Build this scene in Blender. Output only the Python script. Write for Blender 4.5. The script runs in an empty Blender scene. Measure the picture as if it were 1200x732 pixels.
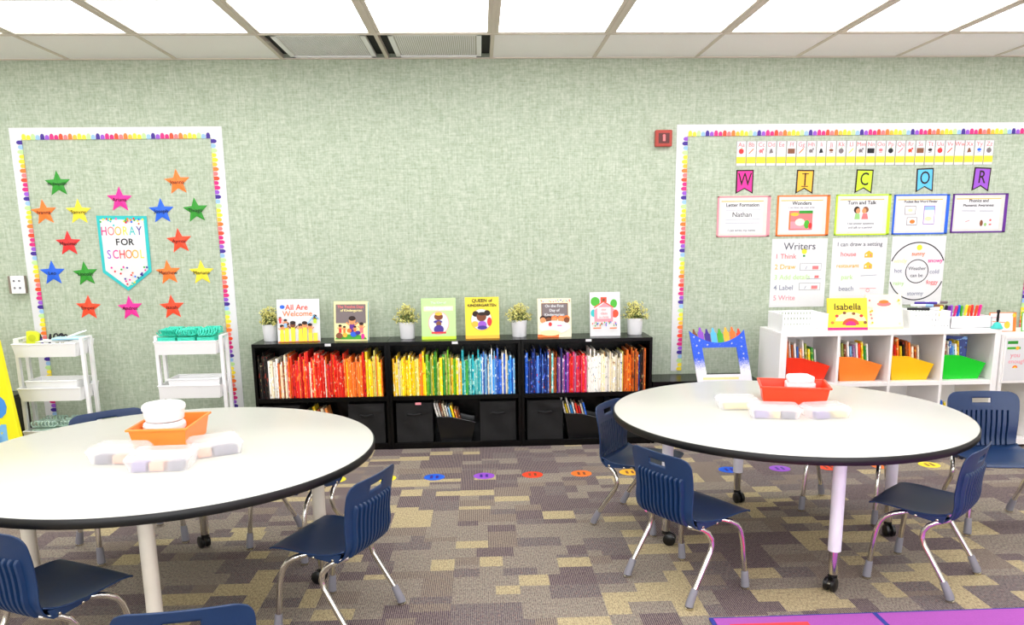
import bpy, math, random
from mathutils import Vector, Matrix
random.seed(7)
PI = math.pi
S = bpy.context.scene
COL = S.collection
D = 5.594          # back wall
H = 2.62           # ceiling height
TH = .63           # table height

# camera of the photograph: focal length and principal point in pixels of a 1200x732 frame, height, axes
F, PPX, PPY, CH = 914.408, 601.993, 457.536, 1.4292
RM = [[0.998975, -0.043471, -0.012634], [-0.020719, -0.190906, -0.98139], [0.04025, 0.980645, -0.191611]]
LIGHT, FILL, EXPO = 5.5, 76, 0.22
# ------------------------------------------------------------------ materials
def lin(c):
    o = []
    for v in c:
        v = v/255
        o.append(v/12.92 if v <= .04045 else ((v+.055)/1.055)**2.4)
    return (*o, 1)
MATS = {}
def mat(name, rgb, rough=.5, metal=0, spec=.5, vary=.06, scale=30, bump=0, emis=None, trans=0, alpha=1, coat=0):
    if name in MATS: return MATS[name]
    m = bpy.data.materials.new(name); m.use_nodes = True
    nt = m.node_tree; b = nt.nodes['Principled BSDF']
    c = lin(rgb)
    b.inputs['Roughness'].default_value = rough
    b.inputs['Metallic'].default_value = metal
    b.inputs['Specular IOR Level'].default_value = spec
    b.inputs['Coat Weight'].default_value = coat
    tc = nt.nodes.new('ShaderNodeTexCoord'); no = nt.nodes.new('ShaderNodeTexNoise')
    no.inputs['Scale'].default_value = scale; no.inputs['Detail'].default_value = 3
    nt.links.new(tc.outputs['Object'], no.inputs['Vector'])
    mx = nt.nodes.new('ShaderNodeMix'); mx.data_type = 'RGBA'
    mx.inputs[6].default_value = tuple(v*(1-vary) for v in c[:3])+(1,)
    mx.inputs[7].default_value = tuple(min(1, v*(1+vary)) for v in c[:3])+(1,)
    nt.links.new(no.outputs['Fac'], mx.inputs[0]); nt.links.new(mx.outputs[2], b.inputs['Base Color'])
    if bump:
        bp = nt.nodes.new('ShaderNodeBump'); bp.inputs['Strength'].default_value = bump; bp.inputs['Distance'].default_value = .002
        nt.links.new(no.outputs['Fac'], bp.inputs['Height']); nt.links.new(bp.outputs[0], b.inputs['Normal'])
    if emis:
        b.inputs['Emission Color'].default_value = lin(rgb); b.inputs['Emission Strength'].default_value = emis
    if trans: b.inputs['Transmission Weight'].default_value = trans
    if alpha < 1: b.inputs['Alpha'].default_value = alpha
    MATS[name] = m
    return m

def node_mat(name):
    m = bpy.data.materials.new(name); m.use_nodes = True; MATS[name] = m
    return m, m.node_tree, m.node_tree.nodes['Principled BSDF']

def wall_fabric():
    m, nt, b = node_mat('sage_wall_fabric')
    N, L = nt.nodes, nt.links
    tc = N.new('ShaderNodeTexCoord')
    def weave(sx, sz, detail):
        mp = N.new('ShaderNodeMapping'); mp.inputs['Scale'].default_value = (sx, 1, sz)
        L.new(tc.outputs['Object'], mp.inputs[0])
        n = N.new('ShaderNodeTexNoise'); n.inputs['Scale'].default_value = 1; n.inputs['Detail'].default_value = detail
        L.new(mp.outputs[0], n.inputs['Vector']); return n.outputs['Fac']
    a = weave(210, 8, 4); c = weave(12, 210, 4); e = weave(60, 55, 3)
    ad = N.new('ShaderNodeMath'); ad.operation = 'ADD'; L.new(a, ad.inputs[0]); L.new(c, ad.inputs[1])
    ad2 = N.new('ShaderNodeMath'); ad2.operation = 'ADD'; L.new(ad.outputs[0], ad2.inputs[0]); L.new(e, ad2.inputs[1])
    r = N.new('ShaderNodeMapRange'); r.inputs['From Min'].default_value = 1.08; r.inputs['From Max'].default_value = 1.92
    L.new(ad2.outputs[0], r.inputs['Value'])
    cr = N.new('ShaderNodeValToRGB')
    cr.color_ramp.elements[0].position = 0; cr.color_ramp.elements[0].color = lin((155, 168, 143))
    cr.color_ramp.elements[1].position = 1; cr.color_ramp.elements[1].color = lin((199, 206, 189))
    el = cr.color_ramp.elements.new(.5); el.color = lin((177, 188, 166))
    L.new(r.outputs[0], cr.inputs[0]); L.new(cr.outputs[0], b.inputs['Base Color'])
    b.inputs['Roughness'].default_value = .85; b.inputs['Specular IOR Level'].default_value = .15
    bp = N.new('ShaderNodeBump'); bp.inputs['Strength'].default_value = .25; bp.inputs['Distance'].default_value = .001
    L.new(r.outputs[0], bp.inputs['Height']); L.new(bp.outputs[0], b.inputs['Normal'])
    return m

def carpet(name, dark, light, accent, rib, mixv):
    """ribbed loop-pile carpet; rib = ribs run along the tile, mixv = share of light yarn"""
    m, nt, b = node_mat(name)
    N, L = nt.nodes, nt.links
    tc = N.new('ShaderNodeTexCoord')
    mp = N.new('ShaderNodeMapping'); mp.inputs['Scale'].default_value = (190, 60, 1)
    L.new(tc.outputs['Object'], mp.inputs[0])
    n1 = N.new('ShaderNodeTexNoise'); n1.inputs['Scale'].default_value = 1; n1.inputs['Detail'].default_value = 3; n1.inputs['Roughness'].default_value = .7
    L.new(mp.outputs[0], n1.inputs['Vector'])
    w = N.new('ShaderNodeTexWave'); w.wave_type = 'BANDS'; w.bands_direction = 'X'
    w.inputs['Scale'].default_value = 40; w.inputs['Distortion'].default_value = 1.5; w.inputs['Detail'].default_value = 1; w.inputs['Detail Scale'].default_value = 6
    L.new(tc.outputs['Object'], w.inputs['Vector'])
    a = N.new('ShaderNodeMath'); a.operation = 'MULTIPLY'; a.inputs[1].default_value = rib; L.new(w.outputs['Fac'], a.inputs[0])
    a2 = N.new('ShaderNodeMath'); a2.operation = 'ADD'; L.new(a.outputs[0], a2.inputs[0]); L.new(n1.outputs['Fac'], a2.inputs[1])
    r = N.new('ShaderNodeMapRange'); c0 = .5+rib*.5+(.5-mixv)*.5
    r.inputs['From Min'].default_value = c0-.13-rib*.17; r.inputs['From Max'].default_value = c0+.13+rib*.17
    L.new(a2.outputs[0], r.inputs['Value'])
    mx = N.new('ShaderNodeMix'); mx.data_type = 'RGBA'; mx.inputs[6].default_value = lin(dark); mx.inputs[7].default_value = lin(light)
    L.new(r.outputs[0], mx.inputs[0])
    n2 = N.new('ShaderNodeTexNoise'); n2.inputs['Scale'].default_value = 75; n2.inputs['Detail'].default_value = 2
    L.new(tc.outputs['Object'], n2.inputs['Vector'])
    r2 = N.new('ShaderNodeMapRange'); r2.inputs['From Min'].default_value = .56; r2.inputs['From Max'].default_value = .72; r2.inputs['To Max'].default_value = .55
    L.new(n2.outputs['Fac'], r2.inputs['Value'])
    mx2 = N.new('ShaderNodeMix'); mx2.data_type = 'RGBA'; mx2.inputs[7].default_value = lin(accent)
    L.new(r2.outputs[0], mx2.inputs[0]); L.new(mx.outputs[2], mx2.inputs[6])
    L.new(mx2.outputs[2], b.inputs['Base Color'])
    b.inputs['Roughness'].default_value = .95; b.inputs['Specular IOR Level'].default_value = .1
    bp = N.new('ShaderNodeBump'); bp.inputs['Strength'].default_value = .5; bp.inputs['Distance'].default_value = .003
    L.new(a2.outputs[0], bp.inputs['Height']); L.new(bp.outputs[0], b.inputs['Normal'])
    return m

def book_mat(name, base, acc, acc2):
    """printed spine: base colour with print in two further colours, different on every book"""
    m, nt, b = node_mat(name)
    N, L = nt.nodes, nt.links
    tc = N.new('ShaderNodeTexCoord'); oi = N.new('ShaderNodeObjectInfo')
    mp = N.new('ShaderNodeMapping'); mp.inputs['Scale'].default_value = (60, 20, 34)
    L.new(tc.outputs['Object'], mp.inputs[0])
    mu = N.new('ShaderNodeMath'); mu.operation = 'MULTIPLY'; mu.inputs[1].default_value = 300; L.new(oi.outputs['Random'], mu.inputs[0])
    ad = N.new('ShaderNodeVectorMath'); ad.operation = 'ADD'; L.new(mp.outputs[0], ad.inputs[0]); L.new(mu.outputs[0], ad.inputs[1])
    n = N.new('ShaderNodeTexNoise'); n.inputs['Scale'].default_value = 1; n.inputs['Detail'].default_value = 3
    L.new(ad.outputs[0], n.inputs['Vector'])
    cr = N.new('ShaderNodeValToRGB'); e = cr.color_ramp.elements
    e[0].position = 0; e[0].color = lin(acc2); e[1].position = 1; e[1].color = lin(acc)
    for p, c in ((.33, acc2), (.37, base), (.60, base), (.64, acc)):
        x = e.new(p); x.color = lin(c)
    L.new(n.outputs['Fac'], cr.inputs[0])
    hs = N.new('ShaderNodeHueSaturation'); L.new(cr.outputs[0], hs.inputs['Color'])
    mr = N.new('ShaderNodeMapRange'); mr.inputs['To Min'].default_value = .9; mr.inputs['To Max'].default_value = 1.45
    L.new(oi.outputs['Random'], mr.inputs['Value']); L.new(mr.outputs[0], hs.inputs['Value'])
    L.new(hs.outputs[0], b.inputs['Base Color']); b.inputs['Roughness'].default_value = .4
    return m

M = {}
def c(name, rgb, **k):
    M[name] = mat(name, rgb, **k); return M[name]
c('white_paper', (222, 222, 222), rough=.7, vary=.01)
c('cream_paper', (250, 240, 205), rough=.7, vary=.02)
c('white_plastic', (250, 250, 250), rough=.35, vary=.01)
c('white_metal', (250, 250, 250), rough=.35, vary=.01)
c('white_laminate', (211, 210, 200), rough=.28, vary=.015, scale=6)
c('white_board', (246, 243, 240), rough=.4, vary=.015)
c('cream_leg', (228, 220, 205), rough=.45, vary=.08, scale=14)
c('lilac_leg', (232, 230, 240), rough=.4, vary=.03)
c('black_edge', (8, 8, 8), rough=.45, vary=.1)
c('black_wood', (3, 3, 3), rough=.25, vary=.2, spec=.25)
c('black_fabric', (9, 8, 8), rough=.8, vary=.3, scale=25, bump=.8)
c('black_plastic', (10, 10, 11), rough=.3)
c('navy_plastic', (9, 46, 88), rough=.42, vary=.05, spec=.6)
c('chrome', (225, 222, 215), rough=.12, metal=1, vary=.02)
c('grey_sleeve', (130, 128, 136), rough=.6)
c('nickel', (215, 208, 190), rough=.2, metal=1)
c('ceiling_tile', (252, 250, 248), rough=.9, vary=.03, scale=160, bump=.3)
c('grid_metal', (215, 205, 190), rough=.5)
c('vent_core', (205, 202, 192), rough=.7, vary=.03)
c('dark_gap', (14, 13, 12), rough=.8)
c('wall_paint', (222, 220, 210), rough=.85)
c('ink', (22, 20, 24), rough=.7)
c('grey_ink', (90, 90, 100), rough=.7)
c('pencil', (140, 144, 165), rough=.7)
c('orange_tub', (255, 142, 52), rough=.35, vary=.02)
c('red_tub', (250, 66, 22), rough=.35, vary=.02)
c('bin_red', (248, 52, 18), rough=.35, vary=.02)
c('bin_orange', (255, 138, 44), rough=.35, vary=.02)
c('bin_yellow', (255, 200, 10), rough=.35, vary=.02)
c('bin_green', (10, 208, 40), rough=.35, vary=.02)
c('pot_white', (252, 252, 252), rough=.3, vary=.01)
c('teal', (50, 190, 180), rough=.5)
c('teal_light', (160, 215, 200), rough=.35, vary=.2, scale=40)
c('leaf', (108, 128, 62), rough=.6, vary=.3)
c('leaf_tip', (222, 216, 128), rough=.6, vary=.2)
c('stem', (96, 84, 52), rough=.7)
c('yellow_board', (255, 246, 20), rough=.5, vary=.01)
c('sky_blue', (70, 150, 230), rough=.5)
c('light_blue', (130, 195, 240), rough=.5)
c('rug_purple', (172, 84, 176), rough=.95, vary=.12, scale=200, bump=.8)
c('rug_red', (240, 70, 70), rough=.95, vary=.1, scale=200, bump=.8)
c('rug_blue', (48, 60, 150), rough=.95, vary=.1, scale=200, bump=.8)
c('skin', (226, 150, 96), rough=.7); c('skin_dark', (120, 66, 36), rough=.7)
c('hair', (44, 26, 20), rough=.7)
for n_, rgb in dict(p_red=(232, 44, 44), p_orange=(255, 122, 40), p_amber=(255, 186, 50), p_yellow=(250, 226, 50), p_lime=(196, 236, 40),
                    p_green=(70, 176, 40), p_teal=(40, 190, 190), p_blue=(24, 96, 218), p_sky=(90, 190, 240), p_navy=(60, 30, 140), p_ltblue=(150, 190, 230),
                    p_purple=(152, 80, 200), p_violet=(96, 30, 140), p_magenta=(216, 30, 120), p_pink=(240, 150, 160), p_hotpink=(240, 40, 150),
                    p_brown=(130, 76, 44), p_gray=(120, 108, 108), p_sage=(150, 200, 120), p_ltgreen=(190, 228, 150), p_rose=(240, 120, 120), p_cream=(252, 240, 170),
                    p_redorange=(250, 72, 34), p_dkgreen=(40, 146, 34)).items():
    c(n_, rgb, rough=.5, vary=.03)
M['clear_plastic'] = mat('clear_plastic', (252, 250, 252), rough=.2, alpha=.3, vary=.01)
M['clear_sheet'] = mat('clear_sheet', (225, 228, 222), rough=.2, alpha=.35, vary=.01)
M['wall'] = wall_fabric()
BK = {
 'black': [book_mat('book_black', (22, 20, 20), (150, 60, 50), (90, 80, 60)), book_mat('book_black_b', (30, 26, 24), (200, 180, 120), (20, 20, 30))],
 'white': [book_mat('book_white', (244, 240, 232), (200, 190, 170), (90, 120, 140)), book_mat('book_cream', (236, 224, 190), (250, 250, 250), (150, 110, 60))],
 'red': [book_mat('book_red', (232, 40, 22), (255, 190, 160), (150, 20, 20)), book_mat('book_red_b', (246, 66, 34), (240, 220, 200), (190, 30, 30)), book_mat('book_red_c', (210, 26, 30), (250, 120, 60), (60, 20, 20))],
 'orange': [book_mat('book_orange', (250, 122, 30), (255, 220, 150), (200, 60, 30)), book_mat('book_orange_b', (244, 150, 70), (230, 80, 30), (255, 240, 210))],
 'yellow': [book_mat('book_yellow', (250, 216, 20), (255, 250, 190), (220, 150, 10)), book_mat('book_yellow_b', (246, 190, 30), (240, 240, 200), (190, 120, 20)), book_mat('book_yellow_c', (232, 222, 110), (255, 255, 240), (170, 160, 40))],
 'green': [book_mat('book_green', (120, 190, 40), (230, 240, 170), (40, 110, 40)), book_mat('book_green_b', (50, 150, 60), (200, 220, 90), (30, 70, 30)), book_mat('book_olive', (150, 160, 70), (240, 230, 160), (80, 60, 30))],
 'teal': [book_mat('book_teal', (30, 170, 180), (210, 240, 230), (20, 90, 110)), book_mat('book_teal_b', (110, 196, 190), (240, 250, 240), (40, 120, 130))],
 'light blue': [book_mat('book_lightblue', (120, 180, 220), (245, 245, 250), (60, 80, 120)), book_mat('book_skyblue', (50, 150, 230), (230, 240, 250), (30, 80, 170))],
 'blue': [book_mat('book_blue', (40, 100, 205), (220, 230, 250), (30, 40, 110)), book_mat('book_blue_b', (70, 120, 200), (250, 250, 250), (210, 60, 50))],
 'dark blue': [book_mat('book_darkblue', (28, 56, 140), (130, 180, 240), (20, 20, 60)), book_mat('book_darkblue_b', (24, 40, 100), (90, 120, 220), (150, 50, 50))],
 'brown': [book_mat('book_brown', (150, 84, 54), (230, 200, 170), (70, 36, 26)), book_mat('book_brown_b', (190, 90, 30), (240, 180, 60), (90, 40, 20))],
 'purple': [book_mat('book_purple', (140, 60, 150), (230, 190, 230), (60, 30, 90)), book_mat('book_mauve', (170, 120, 160), (250, 230, 240), (90, 50, 90))],
 'pink': [book_mat('book_pink', (232, 60, 110), (250, 200, 210), (170, 30, 60)), book_mat('book_pink_b', (226, 36, 60), (250, 170, 170), (120, 40, 160))],
}
CARP = [carpet('carpet_tan', (124, 108, 88), (198, 182, 142), (150, 148, 118), .05, .6),
        carpet('carpet_beige', (102, 91, 87), (167, 156, 140), (140, 145, 130), .15, .52),
        carpet('carpet_plum', (69, 54, 69), (149, 136, 126), (115, 99, 110), .55, .42),
        carpet('carpet_grey', (82, 71, 80), (149, 140, 130), (149, 113, 104), .3, .46),
        carpet('carpet_stripe', (86, 71, 76), (164, 151, 132), (130, 123, 115), .6, .52)]

# ------------------------------------------------------------------ mesh builder
class MB:
    def __init__(s): s.v = []; s.f = []; s.mi = []; s.mats = []
    def m(s, mt):
        if isinstance(mt, str): mt = M[mt]
        if mt not in s.mats: s.mats.append(mt)
        return s.mats.index(mt)
    def add(s, vs, fs, mt):
        k = len(s.v); i = s.m(mt); s.v += [tuple(p) for p in vs]
        for f in fs: s.f.append(tuple(k+j for j in f)); s.mi.append(i)
        return s
    def box(s, x0, x1, y0, y1, z0, z1, mt):
        return s.add([(x, y, z) for z in (z0, z1) for y in (y0, y1) for x in (x0, x1)],
                     [(0, 2, 3, 1), (4, 5, 7, 6), (0, 1, 5, 4), (2, 6, 7, 3), (0, 4, 6, 2), (1, 3, 7, 5)], mt)
    def taper(s, a, b, mt):
        """frustum between two rectangles a, b = (x0,x1,y0,y1,z)"""
        vs = [(x, y, q[4]) for q in (a, b) for y in q[2:4] for x in q[:2]]
        return s.add(vs, [(0, 2, 3, 1), (4, 5, 7, 6), (0, 1, 5, 4), (2, 6, 7, 3), (0, 4, 6, 2), (1, 3, 7, 5)], mt)
    def prism(s, poly, ax, a0, a1, mt):
        """poly in the plane normal to ax (x: (y,z), y: (x,z), z: (x,y)), swept a0..a1"""
        n = len(poly)
        def P(p, a): return (a, p[0], p[1]) if ax == 'x' else (p[0], a, p[1]) if ax == 'y' else (p[0], p[1], a)
        vs = [P(p, a0) for p in poly]+[P(p, a1) for p in poly]
        return s.add(vs, [tuple(range(n)), tuple(range(2*n-1, n-1, -1))]+[(i, n+i, n+(i+1) % n, (i+1) % n) for i in range(n)], mt)
    def tube(s, path, r, mt, seg=12, caps=True):
        pts = [Vector(p) for p in path]; n = len(pts)
        rs = r if isinstance(r, (list, tuple)) else [r]*n
        vs = []; up = None
        for i, p in enumerate(pts):
            t = (pts[min(i+1, n-1)]-pts[max(i-1, 0)]).normalized()
            if up is None: up = t.orthogonal().normalized()
            up = (up-t*up.dot(t)).normalized(); w = t.cross(up)
            for k in range(seg):
                a = 2*PI*k/seg; vs.append(p+(up*math.cos(a)+w*math.sin(a))*rs[i])
        fs = [(i*seg+k, i*seg+(k+1) % seg, (i+1)*seg+(k+1) % seg, (i+1)*seg+k) for i in range(n-1) for k in range(seg)]
        if caps: fs += [tuple(range(seg-1, -1, -1)), tuple((n-1)*seg+k for k in range(seg))]
        return s.add(vs, fs, mt)
    def lathe(s, prof, mt, cx=0, cy=0, seg=24, ax='z', c0=0):
        vs = []
        for r, z in prof:
            for k in range(seg):
                a = 2*PI*k/seg; u, v = r*math.cos(a), r*math.sin(a)
                vs.append((cx+u, cy+v, z) if ax == 'z' else (z, cx+u, cy+v) if ax == 'x' else (cx+u, z, cy+v))
        n = len(prof)
        fs = [(i*seg+k, i*seg+(k+1) % seg, (i+1)*seg+(k+1) % seg, (i+1)*seg+k) for i in range(n-1) for k in range(seg)]
        fs += [tuple(range(seg-1, -1, -1)), tuple((n-1)*seg+k for k in range(seg))]
        return s.add(vs, fs, mt)
    def build(s, name, parent=None, smooth=False, bevel=0, solid=0, bseg=2):
        me = bpy.data.meshes.new(name); me.from_pydata(s.v, [], s.f)
        for m_ in s.mats: me.materials.append(m_)
        me.polygons.foreach_set('material_index', s.mi)
        if smooth:
            me.polygons.foreach_set('use_smooth', [True]*len(me.polygons))
            me.update()
            try: me.set_sharp_from_angle(angle=math.radians(38))
            except Exception: pass
        me.update()
        o = bpy.data.objects.new(name, me); COL.objects.link(o)
        if parent: o.parent = parent
        if solid:
            q = o.modifiers.new('solid', 'SOLIDIFY'); q.thickness = solid; q.offset = 0
        if bevel:
            q = o.modifiers.new('bevel', 'BEVEL'); q.width = bevel; q.segments = bseg; q.limit_method = 'ANGLE'
        return o

class Art:
    """flat printed shapes in the XZ plane, facing -Y; later shapes lie on top"""
    def __init__(s, y=0): s.b = MB(); s.y = y
    def poly(s, pts, mt):
        s.y -= .00025
        s.b.add([(x, s.y, z) for x, z in pts], [tuple(range(len(pts)))], mt); return s
    def rect(s, x0, x1, z0, z1, mt): return s.poly([(x0, z0), (x1, z0), (x1, z1), (x0, z1)], mt)
    def disc(s, x, z, rx, rz, mt, n=18, a0=0, a1=2*PI):
        return s.poly([(x+rx*math.cos(a0+(a1-a0)*k/n), z+rz*math.sin(a0+(a1-a0)*k/n)) for k in range(n if a1-a0 > 6.2 else n+1)], mt)
    def ring(s, x, z, r, w, mt, n=40, a0=0, a1=2*PI):
        s.y -= .00025
        vs = []
        for k in range(n+1):
            a = a0+(a1-a0)*k/n
            vs += [(x+(r-w/2)*math.cos(a), s.y, z+(r-w/2)*math.sin(a)), (x+(r+w/2)*math.cos(a), s.y, z+(r+w/2)*math.sin(a))]
        s.b.add(vs, [(2*k, 2*k+1, 2*k+3, 2*k+2) for k in range(n)], mt); return s
    def line(s, x0, z0, x1, z1, w, mt):
        d = Vector((x1-x0, z1-z0)); n = Vector((-d.y, d.x)).normalized()*w/2
        return s.poly([(x0-n.x, z0-n.y), (x1-n.x, z1-n.y), (x1+n.x, z1+n.y), (x0+n.x, z0+n.y)], mt)
    def kid(s, x, z, h, shirt, skin='skin', hair='hair'):
        s.rect(x-h*.16, x+h*.16, z, z+h*.5, shirt); s.disc(x, z+h*.68, h*.2, h*.22, skin, 12); s.disc(x, z+h*.82, h*.21, h*.14, hair, 10)
        s.line(x-h*.14, z+h*.42, x-h*.34, z+h*.6, h*.08, skin); s.line(x+h*.14, z+h*.42, x+h*.34, z+h*.6, h*.08, skin); return s
    def build(s, name, parent): return s.b.build(name, parent)

def tag(o, label=None, cat=None, group=None, kind=None):
    if label: o['label'] = label
    if cat: o['category'] = cat
    if group: o['group'] = group
    if kind: o['kind'] = kind
    return o
def thing(name, loc, rz=0, label=None, cat=None, group=None, rx=0, ry=0):
    o = bpy.data.objects.new(name, None); COL.objects.link(o); o.empty_display_size = .1
    o.location = loc; o.rotation_euler = (rx, ry, rz)
    return tag(o, label, cat, group)
def copy_tree(o, parent=None):
    q = o.copy(); COL.objects.link(q); q.parent = parent
    for ch in list(o.children): copy_tree(ch, q)
    return q
def text(s, size, x, y, z, mt, parent, name='lettering', align='CENTER', weight=0, rot=0, sx=1, depth=.0004):
    """lettering standing in the XZ plane and facing -Y"""
    cu = bpy.data.curves.new(name, 'FONT'); cu.body = s; cu.size = size; cu.align_x = align; cu.align_y = 'CENTER'
    cu.extrude = depth; cu.offset = weight; cu.resolution_u = 3
    o = bpy.data.objects.new(name, cu); COL.objects.link(o)
    dg = bpy.context.evaluated_depsgraph_get()
    me = bpy.data.meshes.new_from_object(o.evaluated_get(dg)); bpy.data.objects.remove(o); bpy.data.curves.remove(cu)
    me.transform(Matrix.Rotation(rot, 4, 'Y') @ Matrix.Rotation(PI/2, 4, 'X') @ Matrix.Diagonal((sx, 1, 1, 1)))
    me.transform(Matrix.Translation((x, y, z)))
    me.name = name; me.materials.clear(); me.materials.append(M[mt] if isinstance(mt, str) else mt)
    q = bpy.data.objects.new(name, me); COL.objects.link(q); q.parent = parent
    return q
ORD = 'first second third fourth fifth sixth seventh eighth ninth tenth eleventh twelfth thirteenth fourteenth fifteenth sixteenth seventeenth eighteenth nineteenth twentieth twenty-first twenty-second twenty-third twenty-fourth twenty-fifth twenty-sixth twenty-seventh twenty-eighth twenty-ninth thirtieth thirty-first thirty-second thirty-third thirty-fourth thirty-fifth'.split()
# ------------------------------------------------------------------ room shell
XL, XR, YB = -5.2, 5.6, -2.8
def st(o): return tag(o, kind='structure')
b = MB(); b.box(XL, XR, D, D+.1, 0, H+.3, 'wall'); st(b.build('wall_back'))
b = MB(); b.box(XL-.1, XL, YB, D+.1, 0, H+.3, 'wall_paint'); st(b.build('wall_left'))
b = MB(); b.box(XR, XR+.1, YB, D+.1, 0, H+.3, 'wall_paint'); st(b.build('wall_right'))
ADDED_WINS = [(-3.9, -1.5), (-1.0, 1.4), (1.9, 4.3)]
b = MB(); b.box(XL, XR, YB-.1, YB, 0, .75, 'wall_paint'); b.box(XL, XR, YB-.1, YB, 2.35, H+.3, 'wall_paint')
for x0, x1 in zip([XL]+[q[1] for q in ADDED_WINS], [q[0] for q in ADDED_WINS]+[XR]): b.box(x0, x1, YB-.1, YB, .75, 2.35, 'wall_paint')
st(b.build('wall_front'))
for k, (x0, x1) in enumerate(ADDED_WINS):      # unseen windows, assumed and added behind the camera for frontal fill light
    b = MB()
    for q in ((x0, x1, .75, .80), (x0, x1, 2.30, 2.35), (x0, x0+.05, .80, 2.30), (x1-.05, x1, .80, 2.30), ((x0+x1)/2-.025, (x0+x1)/2+.025, .80, 2.30)): b.box(q[0], q[1], YB-.09, YB-.02, q[2], q[3], 'white_metal')
    st(b.build('added_window_%d' % (k+1)))
    ld = bpy.data.lights.new('added_fill', 'AREA'); ld.shape = 'RECTANGLE'; ld.size = x1-x0; ld.size_y = 1.6; ld.energy = FILL; ld.color = (.94, .97, 1)  # area lamp added outside each opening to brighten the wall from the front
    lo = bpy.data.objects.new('added_fill', ld); COL.objects.link(lo); lo.location = ((x0+x1)/2, YB-.16, 1.55); lo.rotation_euler = (PI/2, 0, 0)
b = MB(); b.box(XL, XR, D-.012, D, 0, .1, 'black_edge'); st(b.build('baseboard_back'))

# carpet tiles: every tile is woven from random blocks of the five yarns
b = MB(); rc = random.Random(11)
T = .61; X0 = -5.2; nx = 18; Y1 = D
def split(x0, x1, y0, y1, d, f):
    w, h = x1-x0, y1-y0
    if d <= 0 or (w < .16 and h < .12): f.append((x0, x1, y0, y1)); return
    if (w > h*1.7) or (w > .2 and rc.random() < .35):
        k = x0+w*rc.uniform(.3, .7); split(x0, k, y0, y1, d-1, f); split(k, x1, y0, y1, d-1, f)
    elif h > .07:
        k = y0+h*rc.uniform(.25, .75); split(x0, x1, y0, k, d-1, f); split(x0, x1, k, y1, d-1, f)
    else: f.append((x0, x1, y0, y1))
b.box(XL, XR, YB, D, -.06, -.001, CARP[3])
for i in range(-9, 10):
    for j in range(0, 16):
        x0 = -.14+i*T; y1 = D-j*T
        f = []; split(max(x0, XL), min(x0+T, XR), max(y1-T, YB), y1, 5, f) if (x0 < XR and x0+T > XL and y1 > YB) else None
        pref = rc.choice([0, 0, 1, 2])
        for q in f:
            w = {0: [.17, .30, .22, .18, .13], 1: [.10, .2, .36, .24, .1], 2: [.10, .2, .14, .2, .36]}[pref]
            mt = CARP[rc.choices(range(5), w)[0]]
            b.add([(q[0], q[2], 0), (q[1], q[2], 0), (q[1], q[3], 0), (q[0], q[3], 0)], [(0, 1, 2, 3)], mt)
st(b.build('floor'))

# suspended ceiling: tiles + T grid
TX0, TP, R1 = -1.9808, .6957, .6412
rows = [D, D-R1]
while rows[-1] > YB: rows.append(rows[-1]-TP)
cols = []
x = TX0-5*TP
while x < XR+TP: cols.append(x); x += TP
LIGHT_ROWS = {1, 4, 6, 9}
b = MB()
b.box(XL, XR, YB, D, H+.12, H+.2, 'ceiling_tile')
vents = []; lights = []
for j in range(len(rows)-1):
    for i in range(len(cols)-1):
        x0, x1, y1, y0 = max(cols[i], XL), min(cols[i+1], XR), rows[j], max(rows[j+1], YB)
        if x1-x0 < .05 or y1-y0 < .05: continue
        if j in LIGHT_ROWS and (j == 1 or i % 3 != 2): lights.append((x0, x1, y0, y1, j, i)); continue
        if j == 0 and i in (6, 7): vents.append((x0, x1, y0, y1, i)); continue
        b.box(x0+.006, x1-.006, y0+.006, y1-.006, H+.004, H+.016, 'ceiling_tile')
for xx in cols:
    if XL < xx < XR: b.box(xx-.011, xx+.011, YB, D, H-.002, H+.03, 'grid_metal')
for yy in rows[1:-1]: b.box(XL, XR, yy-.011, yy+.011, H-.003, H+.03, 'grid_metal')
b.box(XL, XR, D-.02, D, H-.003, H+.004, 'grid_metal')
st(b.build('ceiling'))

EM = mat('light_diffuser', (250, 251, 255), rough=.5, emis=LIGHT, vary=.002)
n = 0
inview = [q for q in lights if q[4] == 1 and 3 <= q[5] <= 12]
for x0, x1, y0, y1, j, i in lights:
    if j == 1:
        k = i-4
        lab = f"lit ceiling panel, {ORD[i]} from the left in the row nearest the wall"
    else:
        lab = f"lit ceiling light { {4: 'over the tables', 6: 'over the rug', 9: 'at the rear of the room'}[j]}, {ORD[i]} grid place from the left"
    t = thing('ceiling_light', ((x0+x1)/2, (y0+y1)/2, H), label=lab, cat='ceiling light', group='square ceiling light panels')
    w, d = (x1-x0)/2-.012, (y1-y0)/2-.012
    f = MB(); e = .022
    f.box(-w, w, -d, -d+e, 0, .05, 'grid_metal'); f.box(-w, w, d-e, d, 0, .05, 'grid_metal')
    f.box(-w, -w+e, -d+e, d-e, 0, .05, 'grid_metal'); f.box(w-e, w, -d+e, d-e, 0, .05, 'grid_metal')
    f.build('frame', t)
    g = MB(); g.box(-w+e, w-e, -d+e, d-e, .006, .014, EM); g.build('diffuser', t)
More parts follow.
